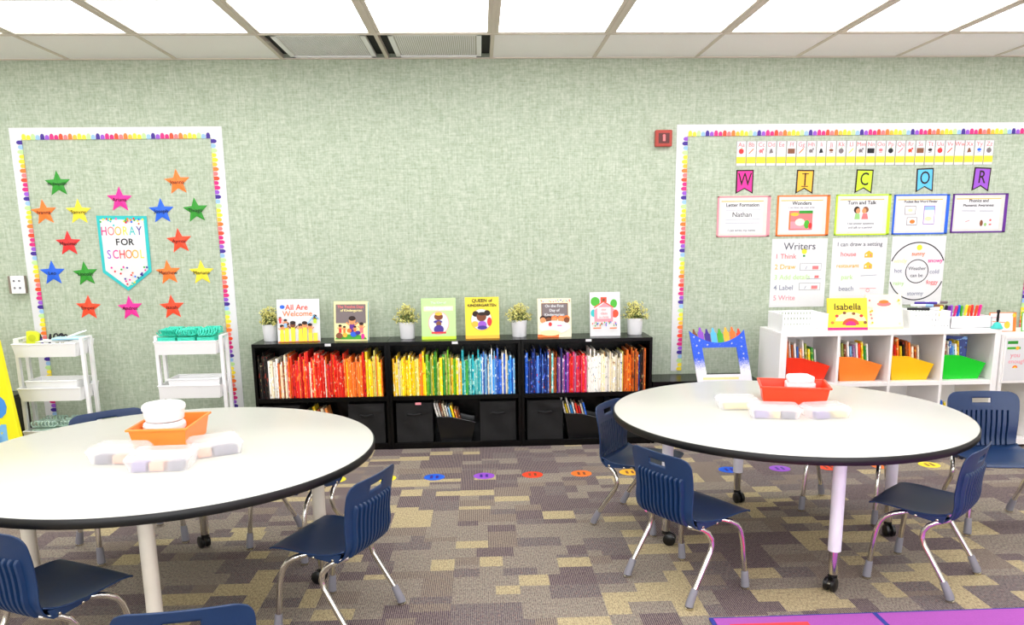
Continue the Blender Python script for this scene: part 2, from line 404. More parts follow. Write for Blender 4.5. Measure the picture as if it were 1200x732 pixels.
for x0, x1, y0, y1, i in vents:
    t = thing('ceiling_vent', ((x0+x1)/2, (y0+y1)/2, H), label='ribbed air diffuser with dark side gaps, ' + ('left' if i == 6 else 'right') + ' of the two beside the wall', cat='air vent', group='ceiling air diffusers')
    w, d = (x1-x0)/2-.012, (y1-y0)/2-.012
    f = MB(); f.box(-w, w, -d, d, .03, .04, 'dark_gap'); f.build('backing', t)
    f = MB(); w2, d2 = w-.055, d-.012
    f.box(-w2, w2, -d2, d2, .012, .022, 'vent_core')
    for a, bb, cc, dd in ((-w2, w2, -d2, -d2+.03), (-w2, w2, d2-.03, d2), (-w2, -w2+.03, -d2, d2), (w2-.03, w2, -d2, d2)):
        f.box(a, bb, cc, dd, .002, .012, 'white_metal')
    f.build('panel', t)
    f = MB()
    k = -w2+.04
    while k < w2-.04: f.box(k, k+.006, -d2+.034, d2-.034, .006, .012, 'white_metal'); k += .0125
    f.build('louvre', t)

# ------------------------------------------------------------------ paper borders with crayon trim on the wall
CR = ['p_yellow', 'p_yellow', 'p_ltgreen', 'p_ltblue', 'p_navy', 'p_purple', 'p_magenta', 'p_magenta', 'p_redorange', 'p_rose', 'p_orange', 'p_amber']
def trim(parent, p0, p1, out, k0=0):
    """crayons side by side from p0 to p1 (x,z), tips pointing along out"""
    b = MB(); L = math.hypot(p1[0]-p0[0], p1[1]-p0[1]); n = int(L/.0302)
    u = ((p1[0]-p0[0])/L, (p1[1]-p0[1])/L)
    for k in range(n):
        a, e = k*L/n, (k+1)*L/n; w = e-a
        a += w*.07; e -= w*.07; w = e-a; hh = .030 if k % 2 else .038
        pr = [(a, 0), (e, 0), (e, hh*.62), (e-w*.2, hh*.92), (e-w*.42, hh), (a+w*.42, hh), (a+w*.2, hh*.92), (a, hh*.62)]
        poly = [(p0[0]+u[0]*s_+out[0]*t_, p0[1]+u[1]*s_+out[1]*t_) for s_, t_ in pr]
        b.prism(poly, 'y', D-.0065, D-.004, CR[(k+k0) % len(CR)])
    return b.build('crayon_trim', parent)
def border(name, xl, xr, zt, zb, w, label, right=True):
    t = thing(name, (0, 0, 0), label=label, cat='bulletin board border')
    y0, y1 = D-.004, D-.001
    b = MB(); b.box(xl, xr, y0, y1, zt-w, zt, 'white_paper'); b.build('paper_strip', t)
    b = MB(); b.box(xl, xl+w, y0, y1, zb, zt-w, 'white_paper'); b.build('paper_strip', t)
    b = MB(); b.box(xr-w, xr, y0, y1, zb, zt-w, 'white_paper'); b.build('paper_strip', t)
    i = w+.004
    trim(t, (xl+i, zt-i), (xr-i, zt-i), (0, 1), 0)
    trim(t, (xl+i, zb), (xl+i, zt-i-.002), (-1, 0), 0)
    trim(t, (xr-i, zb), (xr-i, zt-i-.002), (1, 0), 0)
    return t
border('bulletin_border', -3.125, -1.722, 2.195, .13, .074, 'white paper border with rainbow crayon trim around the name stars')
border('bulletin_border', 1.383, 4.055, 2.185, .46, .074, 'white paper border with rainbow crayon trim around the alphabet and charts')

# fire alarm and wall socket
t = thing('fire_alarm', (1.286, D, 2.092), label='small red fire alarm box on the wall left of the alphabet board', cat='fire alarm')
b = MB(); b.box(-.058, .058, -.04, 0, -.055, .055, mat('alarm_red', (170, 52, 36), rough=.4)); b.build('housing', t, bevel=.006)
b = MB(); b.box(-.038, .038, -.043, -.04, -.034, .034, mat('alarm_dark', (86, 22, 16), rough=.4)); b.build('lens', t, bevel=.001)
a = Art(-.0432); a.rect(-.008, .01, -.02, .012, 'p_rose'); a.disc(0, .016, .01, .01, 'p_rose'); a.build('symbol', t)
t = thing('wall_switch', (-3.19, D, 1.158), label='steel edged switch box with four white buttons left of the star board', cat='wall switch')
b = MB(); b.box(-.056, .056, -.035, 0, -.06, .06, mat('steel', (150, 140, 128), rough=.35, metal=.6)); b.build('housing', t, bevel=.003)
b = MB(); b.box(-.036, .056, -.039, -.035, -.06, .06, 'white_plastic'); b.build('cover_plate', t, bevel=.002)
for bx, bz in ((-.012, .026), (.024, .026), (-.012, -.022), (.024, -.022)):
    b = MB(); b.lathe([(.008, -.039), (.008, -.042), (.004, -.043)], 'grey_sleeve', bx, bz, 12, 'y'); b.build('button', t)

# ------------------------------------------------------------------ name stars
def px(x, y, Y=D):
    """point of the wall plane that the photographer sees at x, y (pixels of the photograph)"""
    q = Vector(((x-PPX)/F, (y-PPY)/F, 1)); r = Vector((0, 0, 0))
    for i in range(3):
        for j in range(3): r[i] += RM[j][i]*q[j]
    s_ = Y/r[1]; return (r[0]*s_, CH+r[2]*s_)
stars = [(68, 215.5, 'p_dkgreen', 'Ms Delgadillo', 'green'), (208, 213.5, 'p_orange', 'Joanna', 'orange'), (140.5, 234, 'p_hotpink', 'Ariana', 'pink'),
         (52, 249, 'p_orange', 'Ivanna', 'orange'), (92.5, 248.5, 'p_yellow', 'Sammy', 'yellow'), (189.5, 247.5, 'p_blue', 'Joseph', 'blue'),
         (229.5, 246.5, 'p_dkgreen', 'Thiago', 'green'), (80.5, 285.5, 'p_red', 'Maximo', 'red'), (210.5, 282.5, 'p_redorange', 'Aymar', 'red'),
         (62, 320, 'p_blue', 'Leo', 'blue'), (100.5, 321, 'p_dkgreen', 'Lincoln', 'green'), (197.5, 319.5, 'p_orange', 'Matthew', 'orange'),
         (236.5, 319.5, 'p_yellow', 'Mariana', 'yellow'), (104, 360.5, 'p_redorange', 'Emper', 'red'), (153, 361, 'p_hotpink', 'Andres', 'pink'), (202, 360, 'p_redorange', 'Isaiah', 'red')]
for x, y, mt, nm, cn in stars:
    X, Z = px(x, y)
    t = thing('paper_star', (X, D-.003, Z), label=f'{cn} paper star lettered {nm} on the green board', cat='paper star', group='name stars on the board')
    b = MB(); R_ = .089
    rot = random.uniform(-.08, .08)
    P = [((R_ if k % 2 == 0 else R_*.44)*math.sin(rot+k*PI/5), (R_ if k % 2 == 0 else R_*.44)*math.cos(rot+k*PI/5)) for k in range(10)]
    vs = [(p[0], 0, p[1]) for p in P]+[(0, -.005, 0)]
    b.add(vs, [(i, (i+1) % 10, 10) for i in range(10)], mt)
    b.prism(P, 'y', .0, .002, mt); b.build('star', t)
    text(nm, .036 if len(nm) < 8 else .024, 0, -.0062, 0, 'ink', t)

# pennant
X, Z = px(147, 290)
t = thing('pennant_sign', (X, D-.002, Z), label='white confetti pennant with teal edge reading HOORAY FOR SCHOOL', cat='sign')
def rel(x, y): a_, b_ = px(x, y); return (a_-X, b_-Z)
out = [rel(113, 252.5), rel(172, 253), rel(178, 318), rel(151, 340.5), rel(121, 319)]
cx_ = sum(p[0] for p in out)/5; cz_ = sum(p[1] for p in out)/5
b = MB(); b.prism(out, 'y', -.004, 0, 'p_teal'); b.build('border', t)
inn = [(cx_+(p[0]-cx_)*.87, cz_+(p[1]-cz_)*.9) for p in out]
b = MB(); b.prism(inn, 'y', -.0055, -.004, 'white_paper'); b.build('panel', t)
a = Art(-.0058); rr = random.Random(3)
CC = ['p_red', 'p_orange', 'p_yellow', 'p_blue', 'p_navy', 'p_hotpink', 'p_green', 'p_teal']
for k in range(26): a.disc(rr.uniform(-.15, .15), .2-abs(rr.gauss(0, .025)), .007, .007, rr.choice(CC), 8)
for k in range(24):
    zz = rr.uniform(-.25, -.13); w_ = .13*(zz+.29)/.16; a.disc(.02+rr.uniform(-w_, w_), zz, .007, .007, rr.choice(CC), 8)
a.build('confetti', t)
for wd, z_, sz, cols_, x_, st_ in (('HOORAY', .11, .084, ['p_magenta', 'p_rose', 'p_amber', 'p_yellow', 'p_teal', 'p_navy'], -.13, .0475), ('FOR', .036, .062, ['ink']*3, -.045, .045), ('SCHOOL', -.048, .084, ['p_purple', 'p_hotpink', 'p_red', 'p_orange', 'p_amber', 'p_yellow'], -.112, .0445)):
    for k, ch in enumerate(wd): text(ch, sz, x_+k*st_, -.006, z_, cols_[k], t, name='letter', weight=.0012 if wd == 'FOR' else .0002, sx=.72 if wd != 'FOR' else 1)
# ------------------------------------------------------------------ three black bookcases
FY, BX, UW, BH = 5.274, -1.5446, .907, .7514      # front plane, left end, unit width, height
SIDE = ['left', 'middle', 'right']
PZ = .375                                           # top of the middle shelf
for u in range(3):
    x0 = BX+u*UW
    t = thing('bookcase', (x0+UW/2, FY+.15, 0), label=f'{SIDE[u]} of the three low black bookcases against the green wall', cat='bookcase', group='black bookcases')
    w = UW/2-.001; y0, y1 = -.15, .15
    b = MB(); b.box(-w, w, y0-.002, y1, BH-.024, BH, 'black_wood'); b.build('top_panel', t, bevel=.0015)
    for s in (-1, 1):
        b = MB(); b.box(min(s*w, s*(w-.02)), max(s*w, s*(w-.02)), y0, y1, 0, BH-.024, 'black_wood'); b.build('side_panel', t, bevel=.001)
    b = MB(); b.box(-w+.02, w-.02, y0+.002, y1, PZ-.03, PZ, 'black_wood'); b.build('shelf', t, bevel=.001)
    b = MB(); b.box(-w+.02, w-.02, y0+.002, y1, .022, .045, 'black_wood'); b.build('bottom_panel', t, bevel=.001)
    b = MB(); b.box(-w+.02, w-.02, y0+.006, y0+.02, 0, .022, 'black_wood'); b.build('toe_kick', t)
    b = MB(); b.box(-w+.02, w-.02, y1-.006, y1-.001, .045, BH-.024, 'black_wood'); b.build('back_panel', t)
    lx = [.057, .005, .01][u]
    b = MB(); b.box(lx-.02, lx+.02, y0-.0035, y0-.002, BH-.021, BH-.004, 'white_paper'); b.build('label_sticker', t)

def book(name, x, th, h, d, y, z, mt, lean, label, group, cat='book'):
    """a closed picture book, spine to the front (-Y), standing on z"""
    b = MB(); r = min(th*.45, .004)
    b.prism([(-th/2, d), (-th/2, r), (-th/2+r, 0), (th/2-r, 0), (th/2, r), (th/2, d), (th/2-.0012, d), (th/2-.0012, r+.001), (-th/2+.0012, r+.001), (-th/2+.0012, d)], 'z', 0, h, mt)
    b.box(-th/2+.0013, th/2-.0013, r+.0015, d-.003, .002, h-.003, 'cream_paper')
    o = b.build(name); o.location = (x, y, z); o.rotation_euler = (0, lean, 0)
    return tag(o, label, cat, group)

rb = random.Random(21)
RUNS = [
 [('black', 6, {}), ('white', 10, {'brown': .12}), ('red', 32, {'orange': .14, 'white': .05, 'brown': .04}), ('orange', 14, {'red': .15, 'yellow': .1}), ('yellow', 11, {'orange': .3, 'white': .15})],
 [('yellow', 18, {'orange': .12, 'white': .1}), ('green', 20, {'yellow': .25, 'white': .08, 'brown': .08}), ('teal', 11, {'green': .2, 'light blue': .15}), ('light blue', 11, {'white': .2, 'blue': .1}), ('blue', 10, {'white': .15, 'light blue': .15})],
 [('dark blue', 16, {'blue': .3, 'light blue': .06}), ('brown', 6, {'teal': .35}), ('purple', 8, {'dark blue': .2}), ('pink', 10, {'red': .25, 'purple': .1}), ('white', 23, {'yellow': .12}), ('brown', 7, {'orange': .3}), ('black', 8, {'brown': .35, 'dark blue': .25})],
]
for u, runs in enumerate(RUNS):
    xa, xb = BX+u*UW+.028, BX+(u+1)*UW-.028
    seq = []
    for cn, k, alt in runs:
        for _ in range(k):
            q = rb.random(); pick = cn
            for a_, p_ in alt.items():
                if q < p_: pick = a_; break
                q -= p_
            seq.append(pick)
    th = [rb.uniform(.55, 1.6) if rb.random() < .85 else rb.uniform(1.6, 2.3) for _ in seq]
    sc = (xb-xa)/sum(th)*.985; x = xa; cnt = {}
    lean = 0
    for i, cn in enumerate(seq):
        t_ = th[i]*sc
        h = rb.choice([rb.uniform(.225, .26), rb.uniform(.25, .285), rb.uniform(.27, .32)])
        cnt[cn] = cnt.get(cn, 0)+1
        book('picture_book', x+t_/2, t_*.94, h, rb.uniform(.19, .23), FY+.006+rb.uniform(0, .02), PZ+.0005, rb.choice(BK[cn]), 0,
             f'{cn} spined picture book, {ORD[cnt[cn]-1]} {cn} one from the left on the {SIDE[u]} bookcase', f'picture books on the {SIDE[u]} bookcase')
        x += t_

# ------------------------------------------------------------------ bottom row: fabric cubes and plastic book bins
def fabric_cube(x, label, tagc=None):
    t = thing('fabric_storage_cube', (x, FY+.15, .045), label=label, cat='storage cube', group='black fabric storage cubes')
    w, h = .124, .278
    b = MB(); n = 14; rr = random.Random(int(x*1000))
    vs = []
    for j in range(n+1):
        for i in range(n+1):
            u_, v_ = i/n, j/n
            dy = .006*math.sin(u_*7+v_*5+x*9)*math.sin(v_*3.1)+.008*math.exp(-((v_-.9-.08*math.sin(u_*6))**2)*160)+rr.uniform(-.0012, .0012)
            vs.append((-w+2*w*u_, -.128-dy*(1 if 0 < i < n else 0), h*v_))
    b.add(vs, [(j*(n+1)+i, j*(n+1)+i+1, (j+1)*(n+1)+i+1, (j+1)*(n+1)+i) for j in range(n) for i in range(n)], 'black_fabric')
    b.box(-w, w, -.127, .13, 0, .005, 'black_fabric'); b.box(-w, -w+.004, -.127, .13, 0, h, 'black_fabric'); b.box(w-.004, w, -.127, .13, 0, h, 'black_fabric'); b.box(-w, w, .126, .13, 0, h, 'black_fabric')
    b.build('body', t, smooth=True)
    b = MB(); b.tube([(-.045, -.132, h*.7), (-.04, -.143, h*.72), (0, -.149, h*.7), (.04, -.143, h*.72), (.045, -.132, h*.7)], .0075, 'black_fabric', 8)
    b.build('handle', t, smooth=True)
    if tagc:
        b = MB(); b.box(.01, .05, -.141, -.138, h-.012, h+.004, tagc); b.build('name_tag', t)
    return t
def book_bin(x, y, z, W, hL, hR, dep, mt, label, group, ang=0, books=(), seed=1, bh=(.2, .26), bw=None, owner='', inset=.04):
    """tapered plastic book bin, high on its left, cut down to the right"""
    t = thing('book_bin', (x, y, z), ang, label, 'book bin', group)
    w = W/2; th = .004
    def outline(y_, k): # k shrinks
        return
    b = MB()
    top = [(-w, hL), (-w+W*.38, hL-.004), (w, hR)]
    ins = inset
    def zt(x_):
        if x_ <= top[1][0]: return hL-.004*(x_+w)/(W*.38)
        return top[1][1]+(hR-top[1][1])*(x_-top[1][0])/(w-top[1][0])
    N = 12
    fr, bk = [], []
    for side, sgn in ((fr, -1), (bk, 1)):
        for i in range(N+1):
            u_ = i/N; xt = -w+W*u_; xb_ = (-w+ins*.7)+(W-ins*1.3)*u_
            side.append(((xb_, sgn*(dep/2-.02), 0), (xt, sgn*dep/2, zt(xt))))
    def sheet(L): 
        vs = [p for pr in L for p in pr]; k = len(L)
        b.add(vs, [(2*i, 2*i+2, 2*i+3, 2*i+1) for i in range(k-1)], mt)
    sheet(fr); sheet(bk); sheet([fr[0], bk[0]]); sheet([fr[-1], bk[-1]])
    b.add([fr[0][0], fr[-1][0], bk[-1][0], bk[0][0]], [(0, 1, 2, 3)], mt)
    b.build('body', t, solid=.004)
    b = MB(); rim = [p[1] for p in fr]+[p[1] for p in reversed(bk)]; rim.append(rim[0])
    b.tube(rim, .0042, mt, 6); b.build('rim', t, smooth=True)
    rr = random.Random(seed); k = len(books); bw = bw or W*.72; xx = -w+.025; cnt = {}
    cx, sx = math.cos(ang), math.sin(ang)
    for i, cn in enumerate(books):
        tk = bw/k*rr.uniform(.75, 1.1); h = rr.uniform(*bh)*(1-.12*i/k)
        lean = -math.radians(6) if not owner.startswith('black') else -math.radians(14)
        cnt[cn] = cnt.get(cn, 0)+1
        lx = xx+tk/2+.012; ly = -dep/2+.03
        o = book('paperback_book', x+lx*cx-ly*sx, tk*.62, h, max(.05, dep-.07), y+lx*sx+ly*cx, z+.008, rr.choice(BK[cn]), lean,
                 f'{cn} book in the {owner}, {ORD[cnt[cn]-1]} {cn} one from the left', f'books in the {owner}')
        o.rotation_euler = (0, lean, ang)
        xx += tk
    return t
sl = [BX+.02+(UW-.04)*(k+.5)/3 for k in range(3)]
fabric_cube(sl[0], 'black fabric storage cube at the far left end under the black books')
book_bin(sl[1], FY+.14, .045, .25, .15, .1, .2, 'black_plastic', 'black plastic book bin under the red books of the left bookcase', 'black plastic book bins', books=['white', 'green', 'yellow', 'brown', 'white', 'orange'], seed=4, bh=(.22, .27), owner='black left bookcase bin')
fabric_cube(sl[2], 'black fabric storage cube under the orange books of the left bookcase')
fabric_cube(sl[0]+UW, 'black fabric storage cube with a pink tag under the yellow books', 'p_pink')
book_bin(sl[1]+UW-.005, FY+.13, .045, .265, .172, .13, .2, 'black_plastic', 'black plastic book bin under the green books of the middle bookcase', 'black plastic book bins', books=['white', 'white', 'brown', 'white', 'white', 'light blue', 'yellow', 'orange', 'brown'], seed=5, bh=(.235, .275), owner='black middle bookcase bin', bw=.17)
fabric_cube(sl[2]+UW, 'black fabric storage cube under the blue books of the middle bookcase')
fabric_cube(sl[0]+2*UW, 'black fabric storage cube under the dark blue books of the right bookcase')
book_bin(sl[1]+2*UW-.01, FY+.13, .045, .275, .177, .13, .2, 'black_plastic', 'black plastic book bin under the pink books of the right bookcase', 'black plastic book bins', books=['white', 'yellow', 'white', 'light blue', 'white', 'red', 'pink', 'white', 'blue'], seed=8, bh=(.24, .29), owner='black right bookcase bin', bw=.18)
fabric_cube(sl[2]+2*UW, 'black fabric storage cube behind the turned chair, under the white and brown books')

# low black bench between the bookcase and the white cube shelf
t = thing('bench_cabinet', (1.557, FY+.15, 0), label='low black cabinet running on between the bookcases and the white cube shelf', cat='cabinet')
w = .375
b = MB(); b.box(-w, w, -.15, .15, .415, .44, 'black_wood'); b.build('top_panel', t, bevel=.0015)
b = MB(); b.box(-w, -w+.02, -.148, .15, 0, .415, 'black_wood'); b.build('side_panel', t)
b = MB(); b.box(w-.02, w, -.148, .15, 0, .415, 'black_wood'); b.build('side_panel', t)
b = MB(); b.box(-w+.02, w-.02, -.146, .15, .02, .045, 'black_wood'); b.build('bottom_panel', t)
b = MB(); b.box(-w+.02, w-.02, .14, .148, .045, .415, 'black_wood'); b.build('back_panel', t)
b = MB(); b.box(-.01, .01, -.146, .14, .045, .415, 'black_wood'); b.build('divider', t)

# ------------------------------------------------------------------ potted plants
def plant(x, y, z, label, seed):
    t = thing('potted_plant', (x, y, z), label=label, cat='potted plant', group='small potted plants on the bookcases')
    rr = random.Random(seed)
    b = MB(); b.lathe([(.047, 0), (.05, .004), (.056, .112), (.0575, .116), (.052, .116), (.05, .1), (.001, .1)], 'pot_white', seg=28); b.build('pot', t, smooth=True)
    s_, l, tp = MB(), MB(), MB()
    for k in range(95):
        a = rr.uniform(0, 2*PI); el = rr.uniform(.1, PI/2); R_ = rr.uniform(.07, .125)
        e = Vector((math.cos(a)*math.cos(el)*R_*.86, math.sin(a)*math.cos(el)*R_*.86, .105+math.sin(el)*R_*1.05))
        s0 = Vector((math.cos(a)*.02, math.sin(a)*.02, .1)); mid = (s0+e)/2+Vector((0, 0, .008))
        s_.tube([s0, mid, e], .0009, 'stem', 4, False)
        for j in range(8):
            p = s0.lerp(e, .3+.1*j)+Vector([rr.uniform(-.01, .01) for _ in range(3)])
            d = Vector([rr.uniform(-1, 1), rr.uniform(-1, 1), rr.uniform(-.2, 1)]).normalized()*rr.uniform(.01, .018)
            n = d.orthogonal().normalized()*.0048
            tgt = l if j < 5 and rr.random() < .75 else tp
            tgt.add([p, p+d*.5+n, p+d, p+d*.5-n], [(0, 1, 2, 3)], 'leaf' if tgt is l else 'leaf_tip')
        for j in range(3):
            p = e+Vector([rr.uniform(-.006, .006) for _ in range(3)])
            r_ = rr.uniform(.003, .005)
            tp.add([p+Vector(v)*r_ for v in ((1, 0, 0), (-1, 0, 0), (0, 1, 0), (0, -1, 0), (0, 0, 1), (0, 0, -1))], [(0, 2, 4), (2, 1, 4), (1, 3, 4), (3, 0, 4), (2, 0, 5), (1, 2, 5), (3, 1, 5), (0, 3, 5)], 'leaf_tip')
    s_.build('stems', t); l.build('leaves', t); tp.build('blossoms', t)
TZ = BH+.0005
plant(-1.455, 5.455, TZ, 'small bushy plant in a white pot, left of the cover reading All Are Welcome', 1)
plant(-.513, 5.45, TZ, 'small bushy plant in a white pot, left of the green cover', 2)
plant(.268, 5.45, TZ, 'small bushy plant in a white pot, between the yellow cover and the chalkboard cover', 3)
plant(1.085, 5.455, TZ, 'small bushy plant in a white pot at the right end of the bookcases', 4)

# ------------------------------------------------------------------ display books
def cover(x, y, w, h, th, mt, label, rz=0, lean=.14, z=TZ, edge='white_paper', group='picture books displayed face out'):
    """book standing face out, leaning back a little on its own stand"""
    t = thing('display_book', (x, y, z), rz, label, 'book', group, rx=-lean)
    b = MB(); b.box(-w/2, w/2, 0, .0015, 0, h, mt); b.box(-w/2, w/2, th-.0015, th, 0, h, mt); b.box(-w/2, -w/2+.0015, 0, th, 0, h, mt); b.build('cover', t)
    b = MB(); b.box(-w/2+.002, w/2-.003, .002, th-.002, .003, h-.003, edge); b.build('pages', t)
    b = MB(); b.box(-w*.3, w*.3, th, th+.003, 0, h*.55, 'white_plastic'); b.prism([(th+.003, h*.5), (th+.06, -lean*.06), (th+.063, -lean*.06), (th+.003, h*.55)], 'x', -w*.08, w*.08, 'white_plastic'); b.build('easel_back', t)
    return t
bk = cover(-1.243, 5.36, .285, .292, .012, 'white_paper', 'white picture book cover titled All Are Welcome with a row of children', rz=.05)
a = Art(-.0003)
a.disc(-.105, .24, .017, .013, 'p_blue', 14)
a.rect(-.14, .14, 0, .006, 'p_orange')
for k, (x_, hh, sh, sk) in enumerate([(-.112, .11, 'p_yellow', 'skin'), (-.08, .14, 'p_yellow', 'skin'), (-.038, .15, 'p_yellow', 'skin_dark'), (.012, .12, 'p_yellow', 'skin'), (.042, .145, 'p_yellow', 'skin'), (.078, .12, 'p_amber', 'skin'), (.112, .1, 'p_lime', 'skin_dark')]):
    a.kid(x_, .055 if k != 6 else .125, hh*.62, sh, sk); a.rect(x_-.014, x_+.014, .004, .06, 'p_yellow')
a.kid(-.12, .13, .045, 'p_red', 'p_red', 'p_brown'); a.line(.06, .12, .11, .18, .005, 'p_sky'); a.line(.115, .17, .14, .15, .005, 'p_sky'); a.kid(-.085, .1, .06, 'p_ltblue')
a.build('cover_picture', bk)
text('All Are', .052, -.01, -.001, .235, 'p_redorange', bk, weight=.0006); text('Welcome', .05, -.005, -.001, .192, 'p_orange', bk, weight=.0006)

bk = cover(-.893, 5.37, .235, .27, .035, 'p_cream', 'cream bordered chalkboard cover about the days of kindergarten with a blue spine edge', rz=-.12, edge='p_sky')
a = Art(-.0003); a.rect(-.105, .105, .12, .25, 'p_gray'); a.rect(-.105, .105, .012, .12, 'p_cream'); a.disc(0, .01, .11, .035, 'p_green', 16, 0, PI)
for x_, sh, hh in ((-.075, 'p_red', .06), (-.045, 'p_orange', .05), (.01, 'p_violet', .12), (.075, 'p_rose', .075), (.03, 'p_orange', .05)): a.kid(x_, .055, hh, sh)
a.disc(-.08, .035, .024, .02, 'p_brown'); a.disc(-.04, .04, .016, .016, 'p_amber'); a.disc(.02, .045, .022, .018, 'p_blue'); a.disc(.05, .055, .018, .014, 'p_navy'); a.disc(-.01, .07, .016, .014, 'p_orange'); a.disc(.085, .03, .012, .02, 'p_hotpink')
a.build('cover_picture', bk)
text('The Twelve Days', .026, 0, -.0035, .232, 'p_rose', bk, weight=.0004); text('of Kindergarten', .024, .005, -.0035, .207, 'p_cream', bk, weight=.0004)

bk = cover(-.29, 5.37, .236, .282, .012, 'p_ltgreen', 'light green picture book cover with a child in an oval', rz=.02)
a = Art(-.0003); a.rect(-.118, .118, 0, .02, 'p_lime'); a.disc(0, .112, .072, .08, 'p_pink', 26); a.disc(0, .112, .068, .076, 'white_paper', 26); a.rect(-.1, .1, .195, .225, 'cream_paper')
a.disc(0, .155, .03, .024, 'skin_dark'); a.disc(0, .175, .026, .012, 'p_amber'); a.disc(-.005, .12, .03, .012, 'p_navy'); a.disc(0, .105, .018, .02, 'p_brown'); a.disc(0, .068, .034, .03, 'p_navy'); a.line(-.05, .045, .05, .045, .012, 'p_red')
a.build('cover_picture', bk); text('The King of', .022, 0, -.0035, .25, 'white_paper', bk, weight=.0004); text('Kindergarten', .032, 0, -.0035, .213, 'white_board', bk, weight=.0008)

bk = cover(.01, 5.37, .234, .285, .012, 'p_yellow', 'yellow picture book cover titled Queen of Kindergarten', rz=.02)
a = Art(-.0003); a.rect(-.117, .117, 0, .022, 'p_amber'); a.disc(-.005, .13, .076, .078, 'p_amber', 26); a.disc(-.005, .13, .07, .072, 'white_paper', 26)
a.disc(-.045, .17, .022, .02, 'hair'); a.disc(.035, .175, .022, .02, 'hair'); a.disc(-.005, .15, .034, .032, 'skin_dark'); a.disc(0, .17, .03, .012, 'hair'); a.disc(.05, .115, .016, .03, 'p_red'); a.disc(-.05, .1, .025, .02, 'p_amber'); a.disc(.0, .095, .03, .026, 'p_purple'); a.disc(0, .075, .034, .014, 'p_navy')
a.build('cover_picture', bk); text('QUEEN of', .032, 0, -.0035, .26, 'hair', bk, weight=.0006); text('KINDERGARTEN', .027, 0, -.0035, .228, 'hair', bk, weight=.0006)

bk = cover(.51, 5.37, .234, .268, .012, 'cream_paper', 'pale cover with a dark chalkboard titled On the First Day of Kindergarten', rz=.0)
a = Art(-.0003); a.rect(-.117, .03, 0, .02, 'p_orange'); a.rect(-.09, .095, .13, .235, 'p_brown'); a.rect(-.085, .09, .135, .23, 'p_gray')
for x_, sh in ((-.08, 'skin'), (-.04, 'skin_dark'), (0, 'skin'), (.045, 'skin'), (.085, 'skin_dark')): a.disc(x_, .13, .022, .02, 'hair' if x_ < 0 else 'p_orange'); a.disc(x_, .118, .02, .02, sh)
a.disc(0, .07, .11, .045, 'white_paper'); a.disc(-.03, .09, .012, .014, 'p_red'); a.line(.02, .08, .05, .08, .006, 'p_hotpink'); a.disc(-.03, .03, .07, .02, 'p_cream')
for k in range(20): a.disc(rb.uniform(-.11, .11), rb.choice([.25, .255, .245]), .004, .004, rb.choice(CC), 6)
a.build('cover_picture', bk)
for k, s_ in enumerate(('On the First', 'Day of', 'Kindergarten')): text(s_, .026, 0, -.0045, .215-.03*k, 'white_paper', bk, weight=.0005)

bk = cover(.866, 5.385, .213, .305, .012, 'white_paper', 'tall white picture book cover with a pink schoolhouse and round trees', rz=.02)
a = Art(-.0003)
a.disc(-.068, .24, .032, .032, 'p_green'); a.disc(.062, .225, .024, .03, 'p_green'); a.disc(-.08, .16, .02, .026, 'p_teal'); a.disc(.07, .155, .025, .028, 'p_redorange')
a.poly([(-.075, .1), (.055, .1), (.055, .17), (.07, .18), (0, .235), (-.075, .18)], 'p_pink'); a.poly([(-.08, .2), (-.01, .245), (.06, .2), (.055, .195), (-.01, .235), (-.075, .195)], 'p_redorange')
a.rect(-.03, .012, .235, .27, 'p_redorange'); a.disc(-.009, .25, .011, .011, 'p_brown'); a.rect(-.055, .04, .12, .2, 'white_paper')
for k in range(26): a.disc(rb.uniform(-.09, .09), rb.uniform(.07, .1), .004, .007, rb.choice(['p_red', 'ink', 'p_orange', 'p_green', 'p_blue', 'p_pink']), 6)
a.rect(-.085, -.03, .052, .06, 'p_orange'); a.rect(.03, .08, .05, .058, 'p_orange'); a.build('cover_picture', bk)
for k, s_ in enumerate(('our', 'class', 'is a family')): text(s_, .026 if k < 2 else .017, -.008, -.005, .185-.027*k, 'p_rose', bk)
# ------------------------------------------------------------------ white cube shelf
KX, KY, KT = 1.953, 4.985, .80
t = thing('cube_shelf', (KX+.74, KY+.195, 0), label='white cube shelf of two rows of four open cubes, holding coloured bins', cat='cube shelf')
def kb(name, x0, x1, y0, y1, z0, z1): MB().box(x0-.74, x1-.74, y0-.195, y1-.195, z0, z1, 'white_board').build(name, t, bevel=.0012)
kb('top_panel', 0, 1.481, 0, .39, KT-.027, KT); kb('bottom_panel', 0, 1.481, 0, .39, .06, .09)
kb('side_panel', 0, .046, .001, .39, .09, KT-.027); kb('side_panel', 1.441, 1.481, .001, .39, .09, KT-.027)
CXs = [.046+.3545*k for k in range(4)]
for k in range(1, 4): kb('divider', CXs[k]-.0175, CXs[k], .003, .387, .09, KT-.027)
for k in range(4): kb('shelf', CXs[k]+.0005, CXs[k]+(.3365 if k < 3 else .331), .004, .386, .432, .46)
kb('back_panel', .046, 1.441, .384, .389, .09, KT-.027)
for k in (0.0, 1.4405): kb('foot', k, k+.04, .02, .37, 0, .06)
bins = [('bin_red', 'red', ['orange', 'white', 'brown', 'white', 'blue', 'orange', 'white', 'green', 'yellow', 'green', 'white']),
        ('bin_orange', 'orange', ['white', 'green', 'brown', 'white', 'light blue', 'purple', 'white', 'red', 'yellow', 'green', 'white']),
        ('bin_yellow', 'yellow', ['orange', 'red', 'orange', 'yellow', 'black', 'brown', 'orange', 'white', 'brown', 'white']),
        ('bin_green', 'green', ['green', 'brown', 'white', 'blue', 'light blue', 'white', 'yellow'])]
